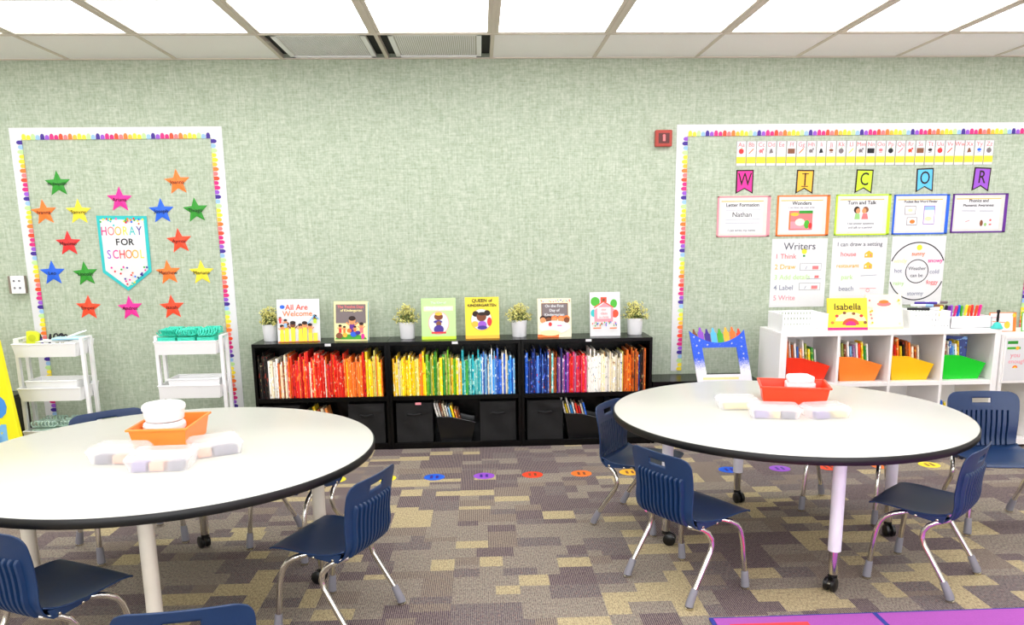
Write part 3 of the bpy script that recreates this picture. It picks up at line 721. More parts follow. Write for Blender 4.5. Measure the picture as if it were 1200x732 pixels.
for k, (mt, cn, bks) in enumerate(bins):
    book_bin(KX+CXs[k]+.16, KY+.13, .461, .3, .165, .105, .17, mt, f'{cn} tapered plastic book bin in the upper row of the white cube shelf', 'coloured book bins', books=bks, seed=40+k, bh=(.225, .29), owner=f'{cn} bin', bw=.22 if k < 3 else .13, inset=.05)
# the big blue book leaning in the green bin
o = book('paperback_book', KX+CXs[3]+.235, .012, .26, .15, KY+.14, .475, BK['dark blue'][0], .12, 'large dark blue book leaning at the right of the green bin', 'books in the green bin'); o.rotation_euler = (0, .14, 1.0)
for k, (cn, x_) in enumerate((('green', .02), ('blue', .04), ('yellow', .062))):
    book('paperback_book', KX+CXs[3]+x_+.012, .012, .24-.01*k, .2, KY+.03, .0905, BK[cn][0], -.1, f'{cn} book standing alone in the lower right cube of the white shelf', 'books in the lower cube')

# perforated baskets on top
def slotted(b, x0, x1, z0, z1, n, y, mt, w=.5, skew=0, th=.003):
    """strip with n upright slots, in the XZ plane at y"""
    p = (x1-x0)/n
    for k in range(n+1): b.box(max(x0, x0+k*p-p*(1-w)/2), min(x1, x0+k*p+p*(1-w)/2), y-th/2, y+th/2, z0, z1, mt)
def basket(x, y, w, d, h, label, rows_, rz=0):
    t = thing('slotted_basket', (x, y, KT+.0005), rz, label, 'basket', 'white slotted baskets on the cube shelf')
    b = MB()
    for yy in (-d/2, d/2):
        z = 0
        zs = [0]
        for (a0, a1, n) in rows_:
            b.box(-w/2, w/2, yy-.0015, yy+.0015, z, a0*h, 'white_plastic'); slotted(b, -w/2, w/2, a0*h, a1*h, n, yy, 'white_plastic'); z = a1*h
        b.box(-w/2, w/2, yy-.0015, yy+.0015, z, h, 'white_plastic')
    for xx in (-w/2, w/2): b.box(xx-.0015, xx+.0015, -d/2, d/2, 0, h, 'white_plastic')
    b.box(-w/2, w/2, -d/2, d/2, 0, .003, 'white_plastic'); b.build('body', t)
    b = MB(); b.tube([(-w/2, -d/2, h), (w/2, -d/2, h), (w/2, d/2, h), (-w/2, d/2, h), (-w/2, -d/2, h)], .004, 'white_plastic', 6); b.build('rim', t)
    return t
basket(KX+.17, KY+.16, .30, .26, .115, 'white slotted basket at the left end of the cube shelf top', [(.12, .24, 14), (.42, .6, 14), (.72, .92, 14)], .0)
basket(KX+1.05, KY+.2, .24, .24, .115, 'white slotted basket behind the markers, right of the two display books', [(.12, .24, 11), (.42, .6, 11), (.72, .92, 11)])
t = thing('marker_bin', (KX+1.325, KY+.2, KT+.0005), label='plain white bin heaped with coloured markers on the cube shelf', cat='bin')
b = MB(); W_, D_, H_ = .28, .22, .075
b.box(-W_/2, W_/2, -D_/2, -D_/2+.003, 0, H_, 'white_plastic'); b.box(-W_/2, W_/2, D_/2-.003, D_/2, 0, H_, 'white_plastic'); b.box(-W_/2, -W_/2+.003, -D_/2, D_/2, 0, H_, 'white_plastic'); b.box(W_/2-.003, W_/2, -D_/2, D_/2, 0, H_, 'white_plastic'); b.box(-.0015, .0015, -D_/2, D_/2, 0, H_, 'white_plastic'); b.box(-W_/2, W_/2, -D_/2, D_/2, 0, .003, 'white_plastic'); b.build('body', t)
b = MB(); b.tube([(-W_/2, -D_/2, H_), (W_/2, -D_/2, H_), (W_/2, D_/2, H_), (-W_/2, D_/2, H_), (-W_/2, -D_/2, H_)], .004, 'white_plastic', 6); b.build('rim', t)
mk = [('ink', 'black'), ('p_ltblue', 'pale blue'), ('p_navy', 'indigo'), ('white_plastic', 'white'), ('p_brown', 'brown'), ('p_gray', 'grey'), ('p_yellow', 'yellow'), ('ink', 'black'), ('p_violet', 'dark purple'), ('p_purple', 'purple'), ('p_magenta', 'magenta'), ('p_blue', 'blue'), ('p_green', 'green'), ('p_yellow', 'yellow'), ('p_orange', 'orange'), ('p_red', 'red'), ('p_redorange', 'red orange'), ('p_hotpink', 'pink')]
mseen = {}
for k, (mt, cn) in enumerate(mk):
    mseen[cn] = mseen.get(cn, 0)+1
    x_ = KX+1.03+k*.0242; fl = k < 6
    zz = .921+.02*(k % 3) if fl else .873
    t = thing('marker_pen', (x_, KY+.2+(.02 if fl else 0), zz+(.004 if k % 2 else 0)), (1.25 if fl else 0), f'{cn} marker on the cube shelf, {ORD[mseen[cn]-1]} {cn} one from the left', 'marker', 'markers on the cube shelf', rx=(0 if fl else -1.42), ry=(0 if fl else .12*math.sin(k*2)))
    b = MB(); b.tube([(0, -.02, 0), (0, .07, 0)], .0085, 'white_plastic' if fl and k % 2 else mt, 10); b.build('barrel', t, smooth=True)
    b = MB(); b.tube([(0, -.07, 0), (0, -.066, 0), (0, -.02, 0)], [.006, .0095, .0095], mt, 10); b.build('cap', t, smooth=True)
t = thing('hand_bell', (KX+1.465, KY+.03, KT+.0005), label='small teal bell with an upright black handle at the right end of the cube shelf', cat='bell')
b = MB(); b.lathe([(.036, 0), (.037, .006), (.028, .02), (.02, .035), (.009, .044)], 'teal', seg=20); b.build('bell', t, smooth=True)
b = MB(); b.lathe([(.006, .044), (.009, .06), (.007, .1), (.012, .115), (.008, .125)], 'black_plastic', seg=14); b.build('handle', t, smooth=True)

# display books on the cube shelf
bk = cover(2.44, KY+.09, .262, .215, .012, 'p_yellow', 'bright yellow and orange cover titled Isabella on the cube shelf', rz=-.08, lean=.25, z=KT+.001)
a = Art(-.0003); a.rect(-.131, .131, 0, .018, 'p_magenta'); a.disc(.02, .06, .1, .06, 'p_cream', 20, 0, PI); a.disc(.02, .035, .055, .045, 'p_redorange', 20, 0, PI); a.disc(.02, .03, .035, .03, 'p_magenta', 20, 0, PI)
for x_, z_, m_ in ((-.07, .095, 'p_red'), (-.02, .115, 'p_brown'), (.04, .11, 'p_brown'), (.09, .095, 'p_red'), (-.1, .05, 'p_orange'), (.115, .05, 'p_brown')): a.disc(x_, z_, .012, .01, m_)
a.build('cover_picture', bk); text('Isabella', .062, .0, -.0035, .155, 'hair', bk, weight=.0002)
bk = cover(2.70, KY+.10, .25, .235, .012, 'cream_paper', 'cream cover with faint flowers on the cube shelf, right of the yellow cover', rz=.04, lean=.25, z=KT+.001)
a = Art(-.0003); a.rect(-.125, .125, 0, .016, 'p_cream'); a.disc(.0, .17, .05, .016, 'p_rose', 14); a.disc(.0, .185, .035, .012, 'p_orange', 12)
for k in range(14): a.disc(rb.choice([-1, 1])*rb.uniform(.08, .115), rb.uniform(.03, .2), .008, .008, rb.choice(['p_cream', 'p_rose', 'p_amber', 'p_ltgreen']), 8)
a.build('cover_picture', bk)

# ------------------------------------------------------------------ white unit at the right edge
t = thing('side_cabinet', (3.87, 5.15, 0), label='white cabinet with a deep front rail beside the cube shelf at the right edge', cat='cabinet')
b = MB(); b.box(-.43, .43, -.2, .2, .745, .765, 'white_board'); b.build('top_panel', t, bevel=.001)
b = MB(); b.box(-.425, .425, -.195, -.18, .443, .745, 'white_board'); b.build('front_rail', t)
for s in (-1, 1): b = MB(); b.box(s*.42-.01, s*.42+.01, -.18, .2, 0, .745, 'white_board'); b.build('side_panel', t)
b = MB(); b.box(-.41, .41, .185, .195, 0, .745, 'cream_paper'); b.build('back_panel', t)
b = MB(); b.box(-.41, .41, -.195, .185, .02, .06, 'white_board'); b.build('bottom_panel', t)
b = MB(); b.box(-.2, -.18, -.17, .185, .06, .443, 'white_board'); b.build('divider', t)
t = thing('wall_card', (3.53, 4.953, .6), label='white card with green bars and pink writing fixed to the white cabinet front', cat='card')
MB().box(-.075, .1, -.001, .0015, -.14, .14, 'white_paper').build('card', t)
a = Art(-.0015); a.rect(-.07, 0, .105, .125, 'p_dkgreen'); a.rect(-.07, .02, .07, .085, 'p_green'); a.disc(.0, .077, .012, .012, 'p_amber'); a.disc(-.005, -.055, .018, .018, 'p_orange', 14, 0, PI); a.disc(-.005, -.055, .009, .009, 'p_yellow', 12, 0, PI); a.build('picture', t)
text('you', .045, -.01, -.002, .03, 'p_pink', t); text('enough', .04, .005, -.002, -.012, 'p_pink', t)
t = thing('display_card', (3.53, 5.12, .766), -.05, 'white card with an orange edge standing on the right cabinet', 'card', rx=-.1)
MB().box(-.09, .09, 0, .004, 0, .13, 'p_orange').build('card', t); a = Art(-.0003); a.rect(-.085, .068, .005, .125, 'white_paper'); a.line(-.07, .095, -.02, .098, .004, 'p_rose'); a.line(-.07, .07, .03, .06, .005, 'p_orange'); a.disc(.03, .045, .02, .025, 'p_amber'); a.disc(.075, .11, .012, .014, 'p_amber'); a.build('picture', t)
t = thing('display_card', (3.75, 5.12, .766), .05, 'white card with black and yellow figures, cut off by the right edge of the picture', 'card', rx=-.1)
MB().box(-.09, .09, 0, .004, 0, .13, 'p_green').build('card', t); a = Art(-.0003); a.rect(-.085, .085, .005, .125, 'white_paper'); a.disc(-.02, .075, .025, .028, 'ink'); a.disc(-.04, .045, .02, .02, 'p_yellow'); a.disc(.03, .04, .025, .022, 'p_yellow'); a.build('picture', t)

# ------------------------------------------------------------------ alphabet cards
PC = ['p_red', 'p_orange', 'p_rose', 'p_gray', 'white_plastic', 'p_brown', 'p_orange', 'p_gray', 'ink', 'p_brown', 'p_gray', 'p_yellow', 'p_gray', 'ink', 'p_rose', 'ink', 'p_rose', 'p_redorange', 'p_brown', 'hair', 'p_red', 'p_redorange', 'white_plastic', 'p_brown', 'p_blue', 'p_gray']
xa, za = px(862.5, 180); xb, zb = px(1164, 178.5)
for k in range(26):
    ch = chr(65+k); x_ = xa+(xb-xa)*(k+.5)/26; z_ = za+(zb-za)*(k+.5)/26
    t = thing('alphabet_card', (x_, D, z_), random.uniform(-.01, .01)*0, f'white and yellow alphabet card lettered {ch}{ch.lower()} in the row over the charts', 'alphabet card', 'alphabet cards')
    b = MB(); b.box(-.0335, .0335, -.002, -.0005, -.084, .084, 'p_gray'); b.box(-.0318, .0318, -.003, -.002, -.0825, .0825, 'white_paper'); b.build('card', t)
    a = Art(-.0033); a.rect(-.0318, .0318, -.066, -.022, 'p_yellow')
    m_ = PC[k]; sh = k % 5
    if k in (5, 13, 18): a.rect(-.025, .025, -.002, .032, m_)
    elif sh == 0: a.disc(0, .015, .018, .018, m_, 14); a.line(0, .03, .006, .04, .004, 'p_green')
    elif sh == 1: a.line(-.016, 0, .016, .032, .007, m_)
    elif sh == 2: a.disc(-.004, .016, .013, .012, m_, 12); a.line(-.01, .0, -.01, .014, .005, m_); a.line(.008, 0, .008, .02, .005, m_); a.disc(.012, .028, .007, .007, m_, 10)
    elif sh == 3: a.poly([(-.016, 0), (.014, .004), (.004, .032), (-.008, .03)], m_)
    else: a.disc(0, .02, .015, .01, m_, 12); a.line(-.012, .002, .012, .006, .004, m_)
    a.build('picture', t)
    text(ch+ch.lower(), .042, 0, -.0042, .058, 'p_rose', t); text(ch.lower(), .022, 0, -.0045, -.045, 'p_amber', t)

# ------------------------------------------------------------------ W I C O R pennants
for ch, x, y, mt, cn, rt in (('W', 872.5, 213, 'p_hotpink', 'pink', 0), ('I', 943, 213, 'p_amber', 'amber', .02), ('C', 1012.5, 212.5, 'p_lime', 'lime green', .03), ('O', 1083.5, 211, 'p_sky', 'sky blue', -.03), ('R', 1150, 210, 'p_purple', 'purple', .05)):
    X, Z = px(x, y); w, h = .062, .082
    t = thing('letter_pennant', (X, D, Z), 0, f'{cn} swallow-tailed pennant lettered {ch}', 'pennant', 'letter pennants', ry=rt)
    P = [(-w, -h), (0, -h+.034), (w, -h), (w, h), (-w, h)]
    b = MB(); b.prism(P, 'y', -.002, -.0002, 'hair'); b.build('border', t)
    b = MB(); b.prism([(p[0]*.84, p[1]*.88+(.0 if p[1] > 0 else .003)) for p in P], 'y', -.004, -.002, mt); b.build('panel', t)
    text(ch, .125, 0, -.0045, .012, 'hair', t, weight=.0006, sx=.75)
    if ch == 'I': Art(-.0045).rect(-.024, .024, .052, .058, 'hair').rect(-.024, .024, -.034, -.028, 'hair').build('serifs', t)

# ------------------------------------------------------------------ pocket charts in coloured sleeves
def sleeve(x0, x1, y0, y1, mt, cn, title, sub=None):
    X0, Z1 = px(x0, y0); X1, Z0 = px(x1, y1); w, h = (X1-X0)/2, (Z1-Z0)/2
    t = thing('dry_erase_pocket', ((X0+X1)/2, D, (Z0+Z1)/2), 0, f'{cn} edged pocket sleeve with a sheet titled {title}', 'pocket sleeve', 'pocket sleeves under the pennants')
    MB().box(-w+.006, w-.006, -.003, 0, -h+.006, h-.006, mat('sleeve_back', (214, 214, 206), rough=.5)).build('pocket', t)
    b = MB(); e = .013
    for q in ((-w, w, h-e*.7, h), (-w, w, -h, -h+e*.8), (-w, -w+e, -h, h), (w-e*1.7, w, -h, h)): b.box(q[0], q[1], -.006, -.0005, q[2], q[3], mt)
    b.build('binding', t, bevel=.001)
    MB().box(-w+.028, w-.052, -.0045, -.0031, -h+.026, h-.032, 'white_paper').build('sheet', t)
    MB().box(-w+.028, w-.052, -.005, -.0046, h-.039, h-.033, 'p_amber').build('sheet_stripe', t)
    return t, w, h
t, w, h = sleeve(841, 901, 230, 277, 'p_pink', 'pink', 'Letter Formation')
text('Letter Formation', .034, -.01, -.005, h-.062, 'ink', t, weight=.0004); text('Nathan', .048, -.012, -.005, .012, 'ink', t)
a = Art(-.005)
for z_ in (.045, -.02, -.045): a.line(-.13, z_, .12, z_, .002, 'pencil')
a.build('rules', t); text('I can write my name.', .024, -.01, -.005, -h+.045, 'grey_ink', t)
t, w, h = sleeve(911, 970, 229, 276, 'p_orange', 'orange', 'Wonders')
text('Wonders', .036, -.012, -.005, h-.056, 'ink', t, weight=.0005); text('I can listen, say, read, write', .017, -.012, -.005, h-.085, 'grey_ink', t)
a = Art(-.005); a.rect(-.1, .07, -.1, .035, 'p_rose'); a.rect(-.09, .05, -.09, -.04, 'p_pink'); a.disc(-.02, -.045, .035, .025, 'cream_paper'); a.disc(.03, -.06, .02, .03, 'p_green'); a.disc(.055, -.07, .015, .02, 'p_red'); a.rect(-.03, .07, .015, .035, 'p_dkgreen'); a.disc(-.06, .01, .03, .012, 'p_amber'); a.rect(-.1, -.09, -.09, .02, 'p_orange'); a.build('picture', t)
t, w, h = sleeve(980, 1041, 228, 275, 'p_lime', 'lime green', 'Turn and Talk')
M['p_lime2'] = M['p_lime']
text('Turn and Talk', .036, -.012, -.005, h-.058, 'ink', t, weight=.0005)
a = Art(-.005); a.disc(-.045, .035, .022, .024, 'hair'); a.disc(-.036, .028, .016, .018, 'skin'); a.disc(.018, .035, .022, .022, 'p_brown'); a.disc(.008, .028, .016, .018, 'skin'); a.poly([(-.06, -.03), (-.02, -.03), (-.025, .01), (-.055, .01)], 'p_sage'); a.poly([(-.01, -.03), (.04, -.03), (.03, .01), (0, .01)], 'p_rose'); a.build('picture', t)
text('I can answer questions', .021, -.012, -.005, -.06, 'grey_ink', t); text('and talk to a partner', .021, -.012, -.005, -.088, 'grey_ink', t)
t, w, h = sleeve(1048, 1109, 228, 274, 'p_blue', 'blue', 'Pocket Bus')
text('Pocket Bus', .024, -.075, -.005, h-.05, 'ink', t, weight=.0004); text('Word Finder', .024, .05, -.005, h-.05, 'ink', t, weight=.0004)
a = Art(-.005)
for q, m_ in (((-.12, -.04, .0, .06), 'p_gray'), ((-.1, -.025, -.075, -.02), 'p_gray'), ((.02, .1, -.07, .06), 'p_purple')): a.rect(*q, m_); a.rect(q[0]+.004, q[1]-.004, q[2]+.004, q[3]-.004, 'white_board')
a.rect(.024, .096, .03, .056, 'p_ltblue'); a.disc(-.06, -.05, .02, .014, 'p_orange'); a.disc(.055, -.03, .025, .015, 'p_cream'); a.disc(-.08, .03, .018, .012, 'p_cream'); a.build('picture', t)
t, w, h = sleeve(1117, 1177, 227, 272, 'p_violet', 'dark purple', 'Phonics and Phonemic Awareness')
text('Phonics and', .03, -.012, -.005, h-.05, 'ink', t, weight=.0004); text('Phonemic Awareness', .026, -.012, -.005, h-.082, 'ink', t, weight=.0004)
a = Art(-.005)
for z_ in (.02, .012): a.line(-.13, z_, -.03, z_, .002, 'pencil'); a.line(.0, z_, .1, z_, .002, 'pencil')
a.disc(.02, -.07, .012, .022, 'p_brown'); a.disc(.05, -.08, .01, .012, 'p_sage'); a.disc(.085, -.05, .008, .008, 'p_rose'); a.disc(.085, -.08, .01, .006, 'p_rose'); a.line(-.1, -.06, -.07, -.05, .003, 'p_rose'); a.build('picture', t)

# ------------------------------------------------------------------ hand-lettered posters
def poster(pts, label):
    (X0, Z1), (X1, _), (_, Z0) = px(*pts[0]), px(*pts[1]), px(*pts[2]); w, h = (X1-X0)/2, (Z1-Z0)/2
    t = thing('chart_poster', ((X0+X1)/2, D, (Z0+Z1)/2), 0, label, 'poster', 'hand-lettered chart posters')
    MB().box(-w, w, -.003, -.0005, -h, h, 'white_paper').build('sheet', t); return t, w, h
t, w, h = poster([(905, 280), (970, 279), (903, 360)], 'white chart poster headed Writers with five numbered steps')
text('Writers', .072, 0, -.0045, h-.055, 'grey_ink', t, weight=.0002)
for k, (s_, m_) in enumerate((('1 Think', 'p_rose'), ('2 Draw', 'p_amber'), ('3 Add details', 'p_ltgreen'), ('4 Label', 'pencil'), ('5 Write', 'p_pink'))):
    text(s_, .05, -w+.025, -.0045, h-.125-.074*k, m_, t, align='LEFT', weight=.0002)
a = Art(-.0035); a.disc(.035, h-.09, .019, .019, 'p_yellow'); a.rect(.027, .043, h-.128, h-.115, 'p_dkgreen')
for z_ in (h-.2, h-.34): a.rect(-.0+.01, .165, z_-.025, z_+.025, 'grey_ink'); a.rect(.012, .163, z_-.023, z_+.023, 'white_paper'); a.rect(.1, .145, z_-.018, z_+.006, 'p_rose'); a.line(.05, z_-.018, .06, z_+.005, .004, 'pencil')
a.line(.06, h-.285, .17, h-.285, .003, 'pencil'); a.rect(.12, .15, h-.28, h-.262, 'p_rose'); a.build('drawing', t)
t, w, h = poster([(976, 279), (1040, 278), (974, 350)], 'white chart poster headed I can draw a setting')
text('I can draw a setting', .042, 0, -.0045, h-.045, 'grey_ink', t)
for k, (s_, m_) in enumerate((('house', 'p_rose'), ('restaurant', 'p_amber'), ('park', 'p_ltgreen'), ('beach', 'pencil'))): text(s_, .048 if k != 1 else .04, -.08, -.0045, h-.115-.082*k, m_, t, weight=.0002)
a = Art(-.0035)
for z_ in (h-.12, h-.2):
    a.poly([(.04, z_-.02), (.1, z_-.02), (.1, z_+.01), (.07, z_+.03), (.04, z_+.01)], 'p_amber'); a.rect(.048, .058, z_-.01, z_+.004, 'white_paper'); a.rect(.078, .088, z_-.01, z_+.004, 'p_rose')
a.line(.02, h-.27, .14, h-.265, .003, 'pencil'); a.line(.02, h-.36, .14, h-.36, .003, 'p_rose'); a.ring(.08, h-.375, .012, .003, 'p_rose', 14); a.build('drawing', t)
t, w, h = poster([(1046, 277), (1109, 277), (1043, 357)], 'white poster with two black circles, weather words in a ring')
a = Art(-.0035); cz = -.005
a.ring(0, cz, h*.84, .008, 'ink', 60, math.acos(min(1, (w-.006)/(h*.84))), PI-math.acos(min(1, (w-.006)/(h*.84)))); a.ring(0, cz, h*.84, .008, 'ink', 60, PI+math.acos(min(1, (w-.006)/(h*.84))), 2*PI-math.acos(min(1, (w-.006)/(h*.84))))
a.ring(0, cz, .083, .006, 'ink', 40); a.disc(.005, h-.08, .02, .02, 'p_yellow'); a.build('circle_map', t)
text('Weather', .036, 0, -.0045, cz+.02, 'grey_ink', t); text('can be', .036, 0, -.0045, cz-.03, 'grey_ink', t)
for s_, x_, z_, m_ in (('sunny', .0, .12, 'p_orange'), ('snowy', .13, .07, 'p_hotpink'), ('windy', -.13, .07, 'p_cream'), ('hot', -.14, 0, 'pencil'), ('cold', .13, -.01, 'pencil'), ('foggy', .12, -.085, 'p_rose'), ('rainy', -.13, -.09, 'p_ltgreen'), ('stormy', 0, -.165, 'pencil')): text(s_, .042, x_, -.0045, z_, m_, t, weight=.0002)
# ------------------------------------------------------------------ round tables
def table(cx, cy, r, angs, label, legm, seed):
    t = thing('round_table', (cx, cy, 0), 0, label, 'table', 'round classroom tables')
    b = MB(); b.lathe([(r-.012, TH-.028), (r-.004, TH-.026), (r-.004, TH-.0012), (r-.006, TH), (.001, TH)], 'white_laminate', seg=128); b.build('tabletop', t, smooth=True)
    b = MB(); n = 128; pr = [(r-.0038, TH-.0015), (r-.0005, TH-.002), (r+.002, TH-.006), (r+.002, TH-.028), (r-.001, TH-.033), (r-.02, TH-.033), (r-.02, TH-.029), (r-.0038, TH-.027)]
    vs = [(q*math.cos(2*PI*k/n), q*math.sin(2*PI*k/n), z) for q, z in pr for k in range(n)]; m_ = len(pr)
    b.add(vs, [(i*n+k, i*n+(k+1) % n, ((i+1) % m_)*n+(k+1) % n, ((i+1) % m_)*n+k) for i in range(m_) for k in range(n)], 'black_edge'); b.build('edge_band', t, smooth=True)
    rr = random.Random(seed)
    for a in angs:
        x, y = .545*math.cos(a), .545*math.sin(a)
        b = MB(); b.lathe([(.026, .17), (.0262, TH-.03)], legm, x, y, 24); lg = b.build('leg', t, smooth=True)
        b = MB(); b.box(x-.06, x+.06, y-.06, y+.06, TH-.036, TH-.0285, 'black_plastic'); b.build('mounting_plate', lg)
        b = MB(); b.lathe([(.0195, .07), (.0195, .171)], 'chrome', x, y, 20); b.build('leg_insert', lg, smooth=True)
        ca = rr.uniform(0, 2*PI); ux, uy = math.cos(ca), math.sin(ca); wx, wy = x+ux*.018, y+uy*.018
        b = MB()
        for s_ in (-1, 1):
            o_ = Vector((-uy, ux, 0))*s_
            c0 = Vector((wx, wy, .029)); b.tube([c0+o_*.006, c0+o_*.009, c0+o_*.02, c0+o_*.023], [.026, .029, .029, .025], 'black_plastic', 20)
        b.tube([(wx+uy*.006, wy-ux*.006, .029), (wx-uy*.006, wy+ux*.006, .029)], .008, 'nickel', 10)
        b.tube([(x, y, .055), (x, y, .075)], .019, 'black_plastic', 16)
        b.tube([(x, y, .058), (wx, wy, .052)], .012, 'black_plastic', 10); b.build('caster', lg, smooth=True)
    return t
table(1.396, 3.472, .785, [math.radians(a) for a in (-90+2, 0+2, 90+2, 180+2)], 'round white table with a black edge on the right, carrying the red tub', 'lilac_leg', 5)
table(-1.226, 3.034, .785, [math.radians(a) for a in (11, 101, 191, 281)], 'round white table with a black edge on the left, carrying the orange tub', 'cream_leg', 9)

# ------------------------------------------------------------------ chairs
def make_chair():
    t = thing('student_chair', (0, 0, 0))
    W = .18
    # seat: lip at the front, dished, turning up into the back
    prof = [(.186, .3255), (.183, .329), (.17, .332), (.14, .335), (.09, .334), (.04, .331), (0, .329), (-.05, .329), (-.085, .332), (-.11, .338), (-.13, .348)]
    def wid(y): return W-.004*max(0, (y-.10)/.08) if y > .1 else (W if y > -.02 else W-.018*min(1, (-y-.02)/.09))
    us = [-1, -.985, -.95, -.85, -.6, -.3, 0, .3, .6, .85, .95, .985, 1]
    vs = []
    for y, z in prof:
        w = wid(y)
        for u in us:
            e = abs(u)**6*.006
            yy = y-(.012*abs(u)**4 if y > .12 else 0)
            vs.append((u*w, yy, z+e-(.004*(1-u*u) if y < .12 else 0)))
    n = len(us)
    b = MB(); b.add(vs, [(j*n+i, (j+1)*n+i, (j+1)*n+i+1, j*n+i+1) for j in range(len(prof)-1) for i in range(n-1)], 'navy_plastic')
    s = b.build('seat', t, smooth=True, solid=.0055)
    b = MB()
    for sx in (-1, 1): b.box(sx*.095-.012, sx*.095+.012, -.1, .12, .317, .3275, 'navy_plastic')
    b.build('mounting_rail', s, bevel=.003)
    for sx in (-1, 1):
        b = MB(); b.prism([(-.118, .34), (-.105, .306), (-.07, .306), (.02, .316), (.03, .326), (-.05, .328)], 'x', sx*.161-.003, sx*.161+.003, 'navy_plastic'); b.build('side_flange', s, bevel=.002)
        for yy in (-.085, -.005):
            b = MB(); b.tube([(sx*.16, yy, .3165), (sx*.168, yy, .3165), (sx*.1695, yy, .3165)], [.0055, .0055, .003], 'nickel', 10); b.build('rivet', s, smooth=True)
    # back: columns carry eleven sunken flutes, rows leave the hand slot open
    W = .166; NG = 11; pitch = .0235; gw = .0118
    xs = [-1.0]
    cols_ = []      # (x, flute depth flag)
    cols_ += [(-W, 0), (-W+.004, 0), (-W+.016, 0)]
    for g in range(NG):
        c_ = (g-(NG-1)/2)*pitch
        cols_ += [(c_-gw/2, 0), (c_-gw/2+.0022, 1), (c_+gw/2-.0022, 1), (c_+gw/2, 0)]
    cols_ += [(W-.016, 0), (W-.004, 0), (W, 0)]
    zr = [.308, .312, .318, .326, .336, .348, .36, .374, .387, .40, .42, .44, .46, .48, .497, .503, .512, .53, .546, .553, .560, .567, .575, .582, .588, .593, .597, .600]
    def backy(z):
        if z < .40: return -.098-.057*math.sqrt(max(0, 1-((.40-z)/.093)**2))
        return -.155-.012*((z-.40)/.2)-.022*((z-.40)/.2)**2
    vs = []
    for z in zr:
        w = W-.006*(1 if z < .42 else max(0, 1-(z-.42)/.1))
        rc_ = .045
        if z > .6-rc_: w = w-rc_+math.sqrt(max(0, rc_**2-(z-.6+rc_)**2))
        for x_, fl in cols_:
            xx = x_ if abs(x_) < w-.012 else math.copysign(w-(W-abs(x_))*min(1, 1)*.7, x_)
            if abs(x_) < W-.02 and abs(xx) > w-.012: xx = math.copysign(w-.013, xx)
            if abs(x_) <= W-.02: xx = x_*min(1, (w-.02)/(W-.024))
            d = 0
            if fl: 
                k = min(1, max(0, (z-.308)/.01)) if z < .45 else min(1, max(0, (.508-z)/.006))
                d = .013*k
            yy = backy(z)+.022*(xx/W)**2*(.4+.6*min(1, max(0, z-.33)/.1))-d
            zz = z+(-.003*(xx/W)**2 if z > .59 else 0)
            vs.append((xx, yy, zz))
    n = len(cols_); fs = []
    for j in range(len(zr)-1):
        for i in range(n-1):
            x_m = (cols_[i][0]+cols_[i+1][0])/2
            if .546 <= zr[j] < .567 and abs(x_m) < .047: continue
            fs.append((j*n+i, (j+1)*n+i, (j+1)*n+i+1, j*n+i+1))
    b = MB(); b.add(vs, fs, 'navy_plastic'); b.build('backrest', t, smooth=True, solid=.005)
    # legs: chrome tube from under the seat out to the side and down
    for sx in (-1, 1):
        for fr in (0, 1):
            if fr: path = [(sx*.12, .03, .314), (sx*.15, .055, .312), (sx*.161, .08, .303), (sx*.168, .105, .287), (sx*.1715, .124, .262), (sx*.174, .136, .225), (sx*.1755, .142, .19), (sx*.179, .154, .075), (sx*.18, .16, .018)]
            else: path = [(sx*.12, -.115, .312), (sx*.148, -.1, .311), (sx*.158, -.078, .302), (sx*.165, -.056, .286), (sx*.170, -.041, .262), (sx*.1725, -.038, .235), (sx*.174, -.048, .205), (sx*.179, -.135, .07), (sx*.18, -.162, .018)]
            b = MB(); b.tube(path, .0112, 'chrome', 14); lg = b.build('leg', t, smooth=True)
            p, q = Vector(path[-2]), Vector(path[-1]); e = q-p
            b = MB(); b.tube([p-e*.12, p, p+e*.9, q-Vector((0, 0, .006))], [.0128, .0145, .0168, .0168], 'grey_sleeve', 16); b.build('foot_sleeve', lg, smooth=True)
            b = MB(); g = q; b.lathe([(.012, .012), (.0165, .009), (.017, .003), (.013, .0), (.001, 0)], 'nickel', g.x, g.y, 16); b.build('glide', lg, smooth=True)
    b = MB()
    for sx in (-1, 1): b.tube([(sx*.12, -.115, .312), (sx*.12, .03, .314)], .0112, 'chrome', 12)
    b.tube([(-.12, -.04, .309), (.12, -.04, .309)], .008, 'chrome', 10); b.build('seat_frame', t, smooth=True)
    return t
chair0 = make_chair(); first = [True]
def put_chair(x, y, fx, fy, label, sc=1):
    o = chair0 if first[0] else copy_tree(chair0); first[0] = False
    o.location = (x, y, 0); o.rotation_euler = (0, 0, math.atan2(fy, fx)-PI/2); o.scale = (sc, sc, sc)
    tag(o, label, 'chair', 'navy student chairs')
put_chair(.785, 3.79, .82, -.57, 'navy plastic chair left of the right table, inner side of its back showing')
put_chair(.836, 3.031, .27, .16, 'bright blue chair with a ribbed back at the front left of the right table')
put_chair(1.847, 3.024, -.213, .232, 'navy chair seen side on at the front right of the right table')
put_chair(1.906, 3.845, -.218, -.247, 'navy chair hidden under the right table, only its legs and seat underside showing')
put_chair(2.52, 3.60, -.10, -1, 'grey navy chair facing the camera at the right edge by the cube shelf', 1.06)
put_chair(-.557, 2.81, -.924, .383, 'navy chair in full view at the right of the left table')
put_chair(-.875, 3.567, -.55, -.83, 'navy chair under the back right of the left table, seat underside showing')
put_chair(-1.705, 3.645, .21, -.24, 'navy chair behind the left table, only its top rim over the tabletop', 1.05)
put_chair(-1.42, 2.43, .45, .89, 'blue ribbed chair cut off by the lower left edge of the picture')
put_chair(-.745, 1.90, -.16, .99, 'chair at the bottom edge, only the top of its back showing', .98)

